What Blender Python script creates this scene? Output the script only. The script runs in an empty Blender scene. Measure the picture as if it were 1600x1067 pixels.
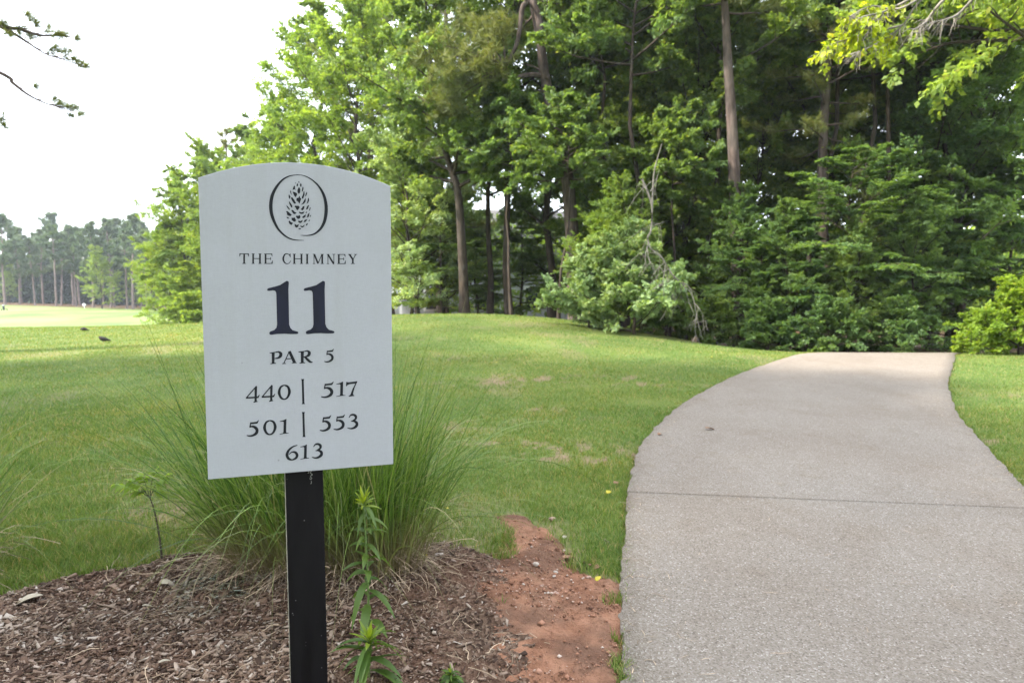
import bpy, math, random
import numpy as np
from mathutils import Vector

# ------------------------------------------------------------------ camera, sky, sun, exposure
S = bpy.context.scene
COL = S.collection
H_CAM, PITCH, F_PX = 1.35, 0.0808, 1067.0
cam_d = bpy.data.cameras.new("camera")
cam_d.sensor_width = 36.0
cam_d.lens = 36.0 * F_PX / 1600.0
cam_d.clip_start, cam_d.clip_end = 0.05, 3000.0
cam_d.dof.use_dof = True
cam_d.dof.focus_distance = 1.9
cam_d.dof.aperture_fstop = 5.6
cam = bpy.data.objects.new("camera", cam_d)
COL.objects.link(cam)
cam.location = (0, 0, H_CAM)
cam.rotation_euler = (math.pi / 2 - PITCH, 0, 0)
S.camera = cam

SUN_TO = Vector((-0.70, -0.20, 0.68)).normalized()
EL = math.asin(SUN_TO.z)
AZ = math.atan2(SUN_TO.x, SUN_TO.y)
w = bpy.data.worlds.new("World")
S.world = w
w.use_nodes = True
nt = w.node_tree
nt.nodes.clear()
out = nt.nodes.new("ShaderNodeOutputWorld")
bg = nt.nodes.new("ShaderNodeBackground")
bg.inputs["Strength"].default_value = 0.10
sky = nt.nodes.new("ShaderNodeTexSky")
sky.sky_type = 'NISHITA'
sky.sun_disc = False
sky.sun_elevation = EL
sky.sun_rotation = AZ
sky.dust_density = 2.0
tc = nt.nodes.new("ShaderNodeTexCoord")
nz = nt.nodes.new("ShaderNodeTexNoise")
nz.inputs["Scale"].default_value = 2.2
nz.inputs["Detail"].default_value = 5.0
mr = nt.nodes.new("ShaderNodeMapRange")
mr.inputs["From Min"].default_value = 0.35
mr.inputs["From Max"].default_value = 0.6
mr.inputs["To Min"].default_value = 0.72
mr.inputs["To Max"].default_value = 0.96
mx = nt.nodes.new("ShaderNodeMix")
mx.data_type = 'RGBA'
mx.inputs[7].default_value = (10.4, 11.1, 12.4, 1)      # thin bright cloud
nt.links.new(tc.outputs["Generated"], nz.inputs["Vector"])
nt.links.new(nz.outputs["Fac"], mr.inputs["Value"])
nt.links.new(mr.outputs["Result"], mx.inputs[0])
nt.links.new(sky.outputs["Color"], mx.inputs[6])
nt.links.new(mx.outputs[2], bg.inputs["Color"])
nt.links.new(bg.outputs[0], out.inputs[0])

sun_d = bpy.data.lights.new("sun", 'SUN')
sun_d.energy = 3.4
sun_d.angle = math.radians(4.0)
sun_d.color = (1.0, 0.93, 0.82)
sun = bpy.data.objects.new("sun", sun_d)
COL.objects.link(sun)
sun.rotation_euler = SUN_TO.to_track_quat('Z', 'Y').to_euler()

S.view_settings.view_transform = 'Standard'
S.view_settings.look = 'None'
S.view_settings.exposure = 2.02
S.view_settings.gamma = 1.0
S.cycles.max_bounces = 10
S.cycles.diffuse_bounces = 8
S.cycles.glossy_bounces = 2
S.cycles.transmission_bounces = 8
S.cycles.transparent_max_bounces = 6
S.cycles.caustics_reflective = False
S.cycles.caustics_refractive = False
S.cycles.sample_clamp_indirect = 6.0
try:
    S.cycles.use_denoising = True
except Exception:
    pass

R = np.random.default_rng
rng0 = R(11)

# ------------------------------------------------------------------ helpers
cp, sp = math.cos(PITCH), math.sin(PITCH)


def ray(px, py):
    a, b = (px - 800) / F_PX, (533.5 - py) / F_PX
    return np.array([a, cp + b * sp, -sp + b * cp])


def at(px, py, Y):
    d = ray(px, py)
    return np.array([0, 0, H_CAM]) + d * (Y / d[1])


def sstep(x, a, b):
    t = np.clip((x - a) / (b - a), 0, 1)
    return t * t * (3 - 2 * t)


def h(x, y):
    x = np.asarray(x, float)
    y = np.asarray(y, float)
    sx = np.where(x > -1.5, 4.7, 9.0)
    z = 0.50 * np.exp(-((x + 1.5) / sx) ** 2 - ((y - 20.0) / 6.5) ** 2)
    z = z * sstep(y, 5, 11)
    yy = np.maximum(y, 1.0)
    t = x / yy
    wl = sstep(-t, 0.22, 0.46)
    start = 21.0 - 7.6 * sstep(x, 0.5, 6.5)
    z = z - (1 - wl) * 1.0 * sstep(y, start, start + 20) - wl * 2.75 * sstep(y, 19.5, 56)
    z = z - 0.24 * sstep(x, 3.2, 6.4) * sstep(y, 12.4, 17.5)
    z = z + wl * 0.9 * sstep(y, 85, 125) * sstep(-t, 0.50, 0.85)
    return z


def gnd(px, py):
    d = ray(px, py)
    lo, hi = 0.5, None
    y = 0.6
    while y < 300:
        p = np.array([0, 0, H_CAM]) + d * (y / d[1])
        if p[2] <= h(p[0], p[1]):
            hi = y
            break
        lo = y
        y *= 1.02
    if hi is None:
        hi = 300
    for _ in range(30):
        m = 0.5 * (lo + hi)
        p = np.array([0, 0, H_CAM]) + d * (m / d[1])
        if p[2] <= h(p[0], p[1]):
            hi = m
        else:
            lo = m
    return np.array([0, 0, H_CAM]) + d * (hi / d[1])


def unit(a):
    return a / np.maximum(np.linalg.norm(a, axis=-1, keepdims=True), 1e-9)


def vnoise(x, y, seed=0):
    """smooth value noise, 0..1"""
    xi, yi = np.floor(x).astype(int), np.floor(y).astype(int)
    fx, fy = x - xi, y - yi
    fx, fy = fx * fx * (3 - 2 * fx), fy * fy * (3 - 2 * fy)

    def hsh(i, j):
        n = (i * 374761393 + j * 668265263 + seed * 974634777) & 0xFFFFFFFF
        n = ((n ^ (n >> 13)) * 1274126177) & 0xFFFFFFFF
        return ((n ^ (n >> 16)) & 0xFFFF) / 65535.0
    a, b, c, d = hsh(xi, yi), hsh(xi + 1, yi), hsh(xi, yi + 1), hsh(xi + 1, yi + 1)
    return (a * (1 - fx) + b * fx) * (1 - fy) + (c * (1 - fx) + d * fx) * fy


def fbm(x, y, seed=0, o=4):
    s, a, t = 0, 0.5, 0
    for k in range(o):
        s = s + a * vnoise(x * 2 ** k, y * 2 ** k, seed + k)
        t += a
        a *= 0.5
    return s / t


def sdf(poly, x, y):
    """signed distance, positive inside"""
    P = np.asarray(poly, float)
    d = np.full(x.shape, 1e9)
    ins = np.zeros(x.shape, bool)
    for i in range(len(P)):
        a, b = P[i], P[(i + 1) % len(P)]
        e = b - a
        wx, wy = x - a[0], y - a[1]
        t = np.clip((wx * e[0] + wy * e[1]) / (e @ e), 0, 1)
        d = np.minimum(d, np.hypot(wx - e[0] * t, wy - e[1] * t))
        c = ((a[1] > y) != (b[1] > y))
        with np.errstate(divide='ignore', invalid='ignore'):
            xi = (b[0] - a[0]) * (y - a[1]) / (b[1] - a[1]) + a[0]
        ins ^= c & (x < xi)
    return np.where(ins, d, -d)


def mesh(name, V, F, mat, parent=None, smooth=False, extra=None, loc=None):
    """F: list of int arrays (n,k) ; link as ONE object"""
    me = bpy.data.meshes.new(name)
    V = np.asarray(V, np.float32).reshape(-1, 3)
    if loc is not None:
        V = V - np.asarray(loc, np.float32)
    Fs = [np.asarray(f, np.int32) for f in (F if isinstance(F, list) else [F]) if len(f)]
    nl = sum(f.size for f in Fs)
    nf = sum(len(f) for f in Fs)
    me.vertices.add(len(V))
    me.vertices.foreach_set("co", V.ravel())
    me.loops.add(nl)
    me.loops.foreach_set("vertex_index", np.concatenate([f.ravel() for f in Fs]))
    me.polygons.add(nf)
    tot = np.concatenate([np.full(len(f), f.shape[1], np.int32) for f in Fs])
    st = np.concatenate([[0], np.cumsum(tot)[:-1]]).astype(np.int32)
    me.polygons.foreach_set("loop_start", st)
    if smooth:
        me.polygons.foreach_set("use_smooth", np.ones(nf, bool))
    me.update(calc_edges=True)
    if extra:
        for k, v in extra.items():
            at_ = me.attributes.new(k, 'FLOAT', 'POINT')
            at_.data.foreach_set("value", np.asarray(v, np.float32))
    if mat:
        me.materials.append(mat)
    o = bpy.data.objects.new(name, me)
    COL.objects.link(o)
    if parent:
        o.parent = parent
    if loc is not None:
        o.location = loc
    return o


def tag(o, label=None, cat=None, group=None, kind=None):
    if label: o["label"] = label
    if cat: o["category"] = cat
    if group: o["group"] = group
    if kind: o["kind"] = kind
    return o


def empty(name, loc, rz=0.0):
    o = bpy.data.objects.new(name, None)
    o.empty_display_size = 0.2
    COL.objects.link(o)
    o.location = loc
    o.rotation_euler = (0, 0, rz)
    return o


class MB:
    """collects pieces for one mesh"""
    def __init__(s):
        s.V, s.F, s.n = [], {}, 0

    def add(s, V, F):
        V = np.asarray(V, float).reshape(-1, 3)
        s.V.append(V)
        for f in (F if isinstance(F, list) else [F]):
            f = np.asarray(f, int)
            if len(f):
                s.F.setdefault(f.shape[1], []).append(f + s.n)
        s.n += len(V)
        return s

    def box(s, c, d, rz=0.0, M=None):
        c, d = np.asarray(c, float), np.asarray(d, float) / 2
        V = np.array([[x, y, z] for x in (-1, 1) for y in (-1, 1) for z in (-1, 1)]) * d
        if rz:
            q = np.array([[math.cos(rz), -math.sin(rz), 0], [math.sin(rz), math.cos(rz), 0], [0, 0, 1]])
            V = V @ q.T
        if M is not None:
            V = V @ np.asarray(M).T
        F = [[0, 1, 3, 2], [4, 6, 7, 5], [0, 4, 5, 1], [2, 3, 7, 6], [0, 2, 6, 4], [1, 5, 7, 3]]
        return s.add(V + c, np.array(F))

    def tube(s, pts, rad, sides=6, cap=True):
        P = np.asarray(pts, float)
        n = len(P)
        rad = np.broadcast_to(np.asarray(rad, float), (n,))
        T = np.gradient(P, axis=0)
        T = unit(T)
        ref = np.array([0, 0, 1.0]) if abs(T[0, 2]) < 0.9 else np.array([1.0, 0, 0])
        A = unit(np.cross(T, ref))
        B = np.cross(T, A)
        th = np.arange(sides) * 2 * math.pi / sides
        V = P[:, None] + rad[:, None, None] * (np.cos(th)[None, :, None] * A[:, None] + np.sin(th)[None, :, None] * B[:, None])
        i = np.arange(n - 1)[:, None] * sides
        j = np.arange(sides)[None]
        k = (j + 1) % sides
        F = np.stack([i + j, i + k, i + sides + k, i + sides + j], -1).reshape(-1, 4)
        s.add(V.reshape(-1, 3), F)
        return s

    def lathe(s, prof, c=(0, 0, 0), sides=16):
        prof = np.asarray(prof, float)
        th = np.arange(sides) * 2 * math.pi / sides
        V = np.stack([prof[:, 0][:, None] * np.cos(th), prof[:, 0][:, None] * np.sin(th), np.repeat(prof[:, 1][:, None], sides, 1)], -1)
        i = np.arange(len(prof) - 1)[:, None] * sides
        j = np.arange(sides)[None]
        k = (j + 1) % sides
        F = np.stack([i + j, i + k, i + sides + k, i + sides + j], -1).reshape(-1, 4)
        return s.add(V.reshape(-1, 3) + np.asarray(c), F)

    def build(s, name, mat, parent=None, smooth=False, loc=None):
        return mesh(name, np.concatenate(s.V), [np.concatenate(f) for f in s.F.values()], mat, parent, smooth, None, loc)


def spline(P, n=24):
    P = np.asarray(P, float)
    Q = np.vstack([2 * P[0] - P[1], P, 2 * P[-1] - P[-2]])
    res = []
    m = len(P) - 1
    for t in np.linspace(0, m, n):
        i = min(int(t), m - 1)
        u = t - i
        a, b, c, d = Q[i], Q[i + 1], Q[i + 2], Q[i + 3]
        res.append(0.5 * (2 * b + (c - a) * u + (2 * a - 5 * b + 4 * c - d) * u * u + (3 * b - a - 3 * c + d) * u ** 3))
    return np.array(res)


# ------------------------------------------------------------------ materials
class NT:
    def __init__(s, name):
        s.m = bpy.data.materials.new(name)
        s.m.use_nodes = True
        s.t = s.m.node_tree
        s.t.nodes.clear()
        s.o = s.n("ShaderNodeOutputMaterial")

    def n(s, typ, **kw):
        x = s.t.nodes.new(typ)
        for k, v in kw.items():
            setattr(x, k, v)
        return x

    def l(s, a, b):
        s.t.links.new(a, b)

    def coord(s, kind="Object"):
        return s.n("ShaderNodeTexCoord").outputs[kind]

    def noise(s, vec, scale, detail=3, rough=0.55, dist=0.0, stretch=None):
        if stretch:
            mp = s.n("ShaderNodeMapping")
            mp.inputs["Scale"].default_value = stretch
            s.l(vec, mp.inputs[0])
            vec = mp.outputs[0]
        x = s.n("ShaderNodeTexNoise")
        x.inputs["Scale"].default_value = scale
        x.inputs["Detail"].default_value = detail
        x.inputs["Roughness"].default_value = rough
        x.inputs["Distortion"].default_value = dist
        s.l(vec, x.inputs["Vector"])
        return x.outputs["Fac"]

    def ramp(s, fac, stops):
        r = s.n("ShaderNodeValToRGB")
        e = r.color_ramp.elements
        while len(e) < len(stops):
            e.new(0.5)
        for k, (p, c) in enumerate(stops):
            e[k].position = p
            e[k].color = (*c, 1) if len(c) == 3 else c
        s.l(fac, r.inputs[0])
        return r.outputs[0]

    def rng(s, fac, a, b, c=0.0, d=1.0):
        r = s.n("ShaderNodeMapRange")
        for k, v in zip(("From Min", "From Max", "To Min", "To Max"), (a, b, c, d)):
            r.inputs[k].default_value = v
        s.l(fac, r.inputs["Value"])
        return r.outputs[0]

    def mix(s, fac, a, b, mode='MIX'):
        m = s.n("ShaderNodeMix", data_type='RGBA', blend_type=mode)
        for sock, v in ((m.inputs[0], fac), (m.inputs[6], a), (m.inputs[7], b)):
            if isinstance(v, (int, float)):
                sock.default_value = v
            elif isinstance(v, tuple):
                sock.default_value = (*v, 1) if len(v) == 3 else v
            else:
                s.l(v, sock)
        return m.outputs[2]

    def math(s, op, a, b=0.0):
        m = s.n("ShaderNodeMath", operation=op)
        for sock, v in ((m.inputs[0], a), (m.inputs[1], b)):
            if isinstance(v, (int, float)):
                sock.default_value = v
            else:
                s.l(v, sock)
        return m.outputs[0]

    def attr(s, name):
        return s.n("ShaderNodeAttribute", attribute_name=name).outputs["Fac"]

    def bump(s, hgt, strength=0.4, dist=0.01):
        b = s.n("ShaderNodeBump")
        b.inputs["Strength"].default_value = strength
        b.inputs["Distance"].default_value = dist
        s.l(hgt, b.inputs["Height"])
        return b.outputs[0]

    def out(s, col, rough=0.7, spec=0.3, normal=None, trans=None, tcol=None):
        p = s.n("ShaderNodeBsdfPrincipled")
        if isinstance(col, tuple):
            p.inputs["Base Color"].default_value = (*col, 1)
        else:
            s.l(col, p.inputs["Base Color"])
        if isinstance(rough, float):
            p.inputs["Roughness"].default_value = rough
        else:
            s.l(rough, p.inputs["Roughness"])
        p.inputs["Specular IOR Level"].default_value = spec
        if normal is not None:
            s.l(normal, p.inputs["Normal"])
        sh = p.outputs[0]
        if trans:
            t = s.n("ShaderNodeBsdfTranslucent")
            tc_ = tcol if tcol is not None else col
            if isinstance(tc_, tuple):
                t.inputs[0].default_value = (*tc_, 1)
            else:
                s.l(tc_, t.inputs[0])
            m = s.n("ShaderNodeMixShader")
            m.inputs[0].default_value = trans
            s.l(sh, m.inputs[1])
            s.l(t.outputs[0], m.inputs[2])
            sh = m.outputs[0]
        s.l(sh, s.o.inputs[0])
        return s.m


def leaf_mat(name, dark, light, odd=None, trans=0.42, rough=0.5, spec=0.35, big=0.35, boost=1.5):
    t = NT(name)
    geo = t.n("ShaderNodeNewGeometry")
    rnd = geo.outputs["Random Per Island"]
    stops = [(0.0, dark), (0.85, light)]
    if odd:
        stops += [(0.93, light), (1.0, odd)]
    c = t.ramp(rnd, stops)
    nzv = t.noise(t.coord("Object"), big, 2)
    c = t.mix(t.rng(nzv, 0.35, 0.65, 0.0, 1.0), c, t.mix(1.0, c, (1.25, 1.12, 0.75), 'MULTIPLY'))
    oi = t.n("ShaderNodeObjectInfo").outputs["Random"]
    c = t.mix(t.rng(oi, 0, 1, 0, 0.55), c, t.mix(1.0, c, (0.72, 0.86, 1.05), 'MULTIPLY'))
    tc_ = t.mix(1.0, c, (1.25 * boost, 1.2 * boost, 0.55 * boost), 'MULTIPLY')
    return t.out(c, rough, spec, None, trans, tc_)


def bark_mat(name, a, b, scale=14.0):
    t = NT(name)
    v = t.coord("Object")
    n1 = t.noise(v, scale, 5, 0.6, 0.4, (1, 1, 0.22))
    n2 = t.noise(v, 1.3, 3)
    c = t.ramp(n1, [(0.3, a), (0.62, b)])
    c = t.mix(t.rng(n2, 0.45, 0.7, 0, 0.4), c, t.mix(0.5, c, (0.13, 0.13, 0.11)))
    return t.out(c, 0.9, 0.15, t.bump(n1, 0.8, 0.03))


def plain(name, col, rough=0.6, spec=0.3, var=0.15, scale=20.0, island=False):
    t = NT(name)
    f = t.n("ShaderNodeNewGeometry").outputs["Random Per Island"] if island else t.noise(t.coord(), scale, 3)
    lo = tuple(c * (1 - var) for c in col)
    hi = tuple(min(1, c * (1 + var)) for c in col)
    return t.out(t.ramp(f, [(0.25, lo), (0.75, hi)]), rough, spec)


M = {}
M['leaf_mid'] = leaf_mat("leaf_mid_green", (0.080, 0.142, 0.044), (0.150, 0.222, 0.072), (0.22, 0.25, 0.07), 0.5)
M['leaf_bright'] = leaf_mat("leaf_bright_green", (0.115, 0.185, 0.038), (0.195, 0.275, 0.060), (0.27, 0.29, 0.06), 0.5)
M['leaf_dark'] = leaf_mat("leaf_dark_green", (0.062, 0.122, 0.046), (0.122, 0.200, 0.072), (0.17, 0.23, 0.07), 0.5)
M['leaf_grey'] = leaf_mat("leaf_grey_green", (0.17, 0.255, 0.110), (0.29, 0.38, 0.175), (0.38, 0.40, 0.18), 0.32)
M['leaf_lime'] = leaf_mat("leaf_lime_green", (0.12, 0.205, 0.024), (0.215, 0.31, 0.045), (0.30, 0.33, 0.05), 0.5)
M['leaf_yellow'] = leaf_mat("leaf_yellow_green", (0.17, 0.235, 0.020), (0.30, 0.345, 0.030), (0.44, 0.38, 0.04), 0.5)
M['leaf_far'] = leaf_mat("leaf_far_shaded", (0.018, 0.040, 0.024), (0.036, 0.066, 0.036), None, 0.2)  # shade between the far trunks put into a darker leaf colour
M['needle'] = leaf_mat("pine_needle", (0.085, 0.115, 0.036), (0.165, 0.190, 0.064), (0.23, 0.20, 0.09), 0.3)
M['needle_far'] = leaf_mat("pine_needle_far", (0.050, 0.085, 0.045), (0.090, 0.130, 0.066), None, 0.25, big=0.12)
M['bark_dark'] = bark_mat("bark_dark", (0.020, 0.015, 0.012), (0.070, 0.053, 0.041))
M['bark_pine'] = bark_mat("bark_pine", (0.036, 0.026, 0.023), (0.125, 0.094, 0.080), 10.0)
M['bark_pale'] = bark_mat("bark_pale", (0.20, 0.17, 0.14), (0.42, 0.38, 0.33))
M['bark_far'] = bark_mat("bark_far", (0.10, 0.075, 0.065), (0.22, 0.17, 0.15), 4.0)
M['deadwood'] = plain("weathered_dead_wood", (0.17, 0.155, 0.135), 0.9, 0.1, 0.3, 9.0)
M['twig'] = plain("dead_wood", (0.20, 0.18, 0.155), 0.85, 0.15, 0.3, 9.0)

# ------------------------------------------------------------------ the ground
bed_px = [(-240, 1010), (-60, 960), (60, 915), (150, 893), (250, 882), (330, 862), (400, 845), (520, 850), (640, 855), (700, 850), (765, 872), (800, 930),
          (830, 1000), (850, 1080), (880, 1300), (300, 1500), (-500, 1400)]
clay_px = [(800, 806), (775, 850), (745, 900), (740, 960), (755, 1010), (770, 1100), (800, 1250), (968, 1250), (974, 1067), (975, 918), (940, 908), (905, 882), (872, 845), (838, 815)]
H0 = lambda px, py: at(px, py, 1.0)


def flat(px, py):
    d = ray(px, py)
    t = -H_CAM / d[2]
    return (d[0] * t, d[1] * t)


BED = [flat(*p) for p in bed_px]
CLAY = [flat(*p) for p in clay_px]
left_px = [(973, 1067), (972, 1000), (974, 930), (976, 860), (979, 800), (985, 755), (995, 717), (1010, 690), (1032, 664), (1062, 638), (1100, 615), (1150, 591),
           (1200, 572), (1245, 557), (1270, 550)]
right_px = [(1600, 765), (1575, 738), (1545, 707), (1515, 674), (1496, 647), (1484, 617), (1481, 600), (1486, 580), (1492, 562), (1495, 551)]
LE = [np.array(flat(*p)) for p in left_px]
RE = [np.array(flat(*p)) for p in right_px]
LE = [LE[0] + np.array([-0.03, q_]) for q_ in (-2.6, -2.2, -1.8, -1.45, -1.1, -0.8, -0.5, -0.22)] + LE
RE = [RE[0] + np.array([x_, q_]) for x_, q_ in ((-1.2, -5.2), (-1.16, -4.4), (-1.08, -3.6), (-0.98, -2.9), (-0.84, -2.3), (-0.66, -1.7), (-0.46, -1.15), (-0.27, -0.65), (-0.11, -0.25))] + RE
dl, dr = LE[-1] - LE[-2], RE[-1] - RE[-2]
LE += [LE[-1] + unit(dl) * 1.5, LE[-1] + unit(dl) * 3.4]
RE += [RE[-1] + unit(dr) * 1.2 + np.array([.2, 0]), RE[-1] + unit(dr) * 3.0 + np.array([.9, 0])]
LS = spline(np.array(LE), 160)
RS = spline(np.array(RE), 160)
PATH = list(LS) + list(RS[::-1])


def zone_fields(x, y):
    """fields for the lawn: coverage 0..1 (thin where bare)"""
    n = fbm(x * 0.9, y * 0.55, 5, 4)
    cov = np.ones_like(x)
    for (px, py, rx, ry, a) in ((880, 705, .75, .28, 1.0), (800, 693, .5, .2, .8), (930, 718, .45, .14, 1.0), (1005, 602, .9, .3, .9), (840, 592, 1.0, .35, .9), (700, 600, .7, .3, .6), (740, 660, .6, .25, .7),
                                (690, 672, .5, .2, .7), (720, 560, 1.2, .6, .5), (960, 590, .9, .35, .8), (860, 640, .5, .2, .5), (930, 655, .3, .12, .6), (820, 640, .35, .15, .6), (120, 690, .6, .25, .5), (85, 745, .4, .12, .5),
                                (300, 800, .4, .25, .7), (1530, 690, .35, .12, 1.0), (1590, 620, .8, .4, .7), (1500, 640, .3, .3, .7), (640, 530, 1.0, .6, .5), (1520, 555, 1.5, .3, .5)):
        c = gnd(px, py)
        q = ((x - c[0]) / rx) ** 2 + ((y - c[1]) / ry) ** 2
        cov = cov - a * np.exp(-q) * sstep(fbm(x * 8, y * 5, 21, 4), 0.44, 0.60) * 1.15
    cov = cov - 0.5 * sstep(n, 0.62, 0.78)
    return np.clip(cov, 0, 1)


# polar sheet: dense in front of the camera, reaching the horizon
ang = np.concatenate([np.linspace(-180, -52, 40, endpoint=False), np.linspace(-52, 52, 300, endpoint=False), np.linspace(52, 180, 41)])[:-1]
rad = np.concatenate([[0.3], np.geomspace(0.8, 60, 260), np.geomspace(61.5, 1500, 80)])
A, Rr = np.meshgrid(np.radians(ang), rad)
gx, gy = (Rr * np.sin(A)).ravel(), (Rr * np.cos(A)).ravel()
gz = h(gx, gy)
near = np.hypot(gx, gy) < 40
gz = gz + np.where(near, 0.02 * (fbm(gx * 1.3, gy * 1.3, 9) - 0.5), 0)
pd = sdf(PATH, gx, gy)
gz = np.where((pd > -0.02) & near, h(gx, gy) - 0.05, gz)
bd = np.maximum(sdf(BED, gx, gy), sdf(CLAY, gx, gy))
gz = gz - 0.03 * sstep(bd, -0.02, 0.06)
tt = gx / np.maximum(gy, 1)
fair = sstep(gy, 40, 47) * sstep(-tt, 0.44, 0.50) * (1 - sstep(gy + (fbm(gx * .06, gy * .06, 3) - .5) * 16 - (np.clip(-tt, .45, .8) - .45) * 40, 104, 116))
wood = sstep(-tt, -0.0, -0.35) * 0 + sstep(gy, 24, 29) * sstep(tt, -0.32, -0.2) + sstep(gy, 15.2, 18.5) * sstep(gx, 2.0, 6.0) + sstep(gy, 118, 128)
wood = np.clip(wood + sstep(gy, 60, 80) * sstep(tt, -0.50, -0.47), 0, 1)
bare = np.maximum(1 - zone_fields(gx, gy), 0.75 * sstep(bd, -0.30, 0.0) * sstep(fbm(gx * 4, gy * 4, 83), .30, .65))
n_a, n_r = len(ang), len(rad)
i = np.arange(n_r - 1)[:, None] * n_a
j = np.arange(n_a)[None]
k = (j + 1) % n_a
GF = np.stack([i + j, i + k, i + n_a + k, i + n_a + j], -1).reshape(-1, 4)

t = NT("lawn_ground")
P = t.coord("Object")
n1 = t.noise(P, 1.1, 5, 0.6)
n2 = t.noise(P, 26, 4, 0.7)
n3 = t.noise(P, 0.16, 3)
g = t.ramp(n1, [(0.3, (0.085, 0.130, 0.032)), (0.55, (0.120, 0.165, 0.044)), (0.75, (0.160, 0.180, 0.062))])
g = t.mix(t.rng(n2, 0.3, 0.7, 0.0, 0.6), g, t.mix(1.0, g, (0.5, 0.55, 0.6), 'MULTIPLY'))
g = t.mix(t.rng(n3, 0.4, 0.65, 0.0, 0.6), g, t.mix(1.0, g, (1.35, 1.12, 0.8), 'MULTIPLY'))
soil = t.ramp(t.noise(P, 18, 5, 0.7), [(0.3, (0.11, 0.075, 0.042)), (0.65, (0.25, 0.185, 0.110))])
bf = t.math('MULTIPLY', t.attr("bare"), t.rng(t.noise(P, 9, 4, 0.7), 0.25, 0.6, 0.35, 1.3))
g = t.mix(t.rng(bf, 0.15, 1.1), g, soil)
fw = t.ramp(t.noise(P, 0.11, 4, 0.6, 0.6, (1, 0.5, 1)), [(0.35, (0.085, 0.145, 0.040)), (0.5, (0.135, 0.185, 0.058)), (0.7, (0.19, 0.215, 0.085))])
g = t.mix(t.attr("fairway"), g, fw)
wd = t.ramp(t.noise(P, 2.2, 5, 0.7), [(0.35, (0.055, 0.036, 0.022)), (0.6, (0.15, 0.09, 0.05)), (0.75, (0.10, 0.13, 0.04))])
g = t.mix(t.attr("woodland"), g, wd)
t.out(g, 0.9, 0.1, t.bump(n2, 0.6, 0.02))
M['ground'] = t.m
tag(mesh("ground", np.stack([gx, gy, gz], 1), GF, M['ground'], None, True, {"fairway": fair, "woodland": wood, "bare": bare}), kind="structure")


def sheet(name, poly, step, lift, bump_fn, mat, x0, x1, y0, y1, nz_amp, seed):
    xs, ys = np.arange(x0, x1, step), np.arange(y0, y1, step)
    X, Y = np.meshgrid(xs, ys)
    d = sdf(poly, X, Y) + nz_amp * (fbm(X * 6, Y * 6, seed, 4) - 0.5)
    Z = h(X, Y) + np.clip(d * 0.35, -0.06, lift) + bump_fn(X, Y) * sstep(d, -0.02, 0.08)
    idx = np.arange(X.size).reshape(X.shape)
    F = np.stack([idx[:-1, :-1], idx[:-1, 1:], idx[1:, 1:], idx[1:, :-1]], -1)
    keep = (d[:-1, :-1] > -0.12)
    F = F[keep]
    used = np.unique(F)
    rm = np.zeros(X.size, int)
    rm[used] = np.arange(len(used))
    V = np.stack([X, Y, Z], -1).reshape(-1, 3)[used]
    return mesh(name, V, rm[F].reshape(-1, 4), mat, None, True)


t = NT("bark_mulch")
P = t.coord("Object")
v = t.n("ShaderNodeTexVoronoi")
v.inputs["Scale"].default_value = 85
mp = t.n("ShaderNodeMapping")
mp.inputs["Scale"].default_value = (1, 0.6, 1)
t.l(P, mp.inputs[0])
t.l(mp.outputs[0], v.inputs["Vector"])
c = t.ramp(v.outputs["Color"], [(0.1, (0.030, 0.019, 0.014)), (0.5, (0.095, 0.058, 0.040)), (0.8, (0.17, 0.115, 0.082)), (1.0, (0.30, 0.23, 0.18))])
n = t.noise(P, 2.2, 4)
c = t.mix(t.rng(n, 0.42, 0.62, 0.0, 0.6), c, (0.12, 0.062, 0.040))
t.out(c, 0.95, 0.1, t.bump(v.outputs["Distance"], 1.0, 0.012))
M['mulch'] = t.m
bump_m = lambda x, y: 0.030 * (fbm(x * 9, y * 9, 31) - 0.5) + 0.045 * (fbm(x * 2, y * 2, 37) - 0.35)
tag(sheet("mulch_bed", BED, 0.016, 0.012, bump_m, M['mulch'], -3.6, 0.35, 1.0, 4.0, 0.26, 41), kind="structure")
t = NT("red_clay")
P = t.coord("Object")
n1 = t.noise(P, 5, 5, 0.65)
n2 = t.noise(P, 60, 4, 0.7)
c = t.ramp(n1, [(0.3, (0.18, 0.082, 0.048)), (0.5, (0.30, 0.150, 0.092)), (0.7, (0.39, 0.215, 0.138))])
c = t.mix(t.rng(n2, 0.5, 0.75, 0, 0.45), c, (0.12, 0.060, 0.040))
c = t.mix(t.rng(t.noise(P, 2.4, 4, 0.6), 0.46, 0.60, 0, 0.7), c, (0.115, 0.068, 0.048))
t.out(c, 0.95, 0.1, t.bump(t.math('ADD', n2, t.noise(P, 22, 4, 0.7)), 0.9, 0.02))
M['clay'] = t.m
bump_c = lambda x, y: 0.036 * (fbm(x * 20, y * 34, 51, 5) - 0.5) + 0.035 * (fbm(x * 3.5, y * 3.5, 57) - 0.45)
tag(sheet("clay_path", CLAY, 0.012, 0.008, bump_c, M['clay'], -0.5, 0.62, 1.0, 4.2, 0.32, 61), kind="structure")


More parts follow.
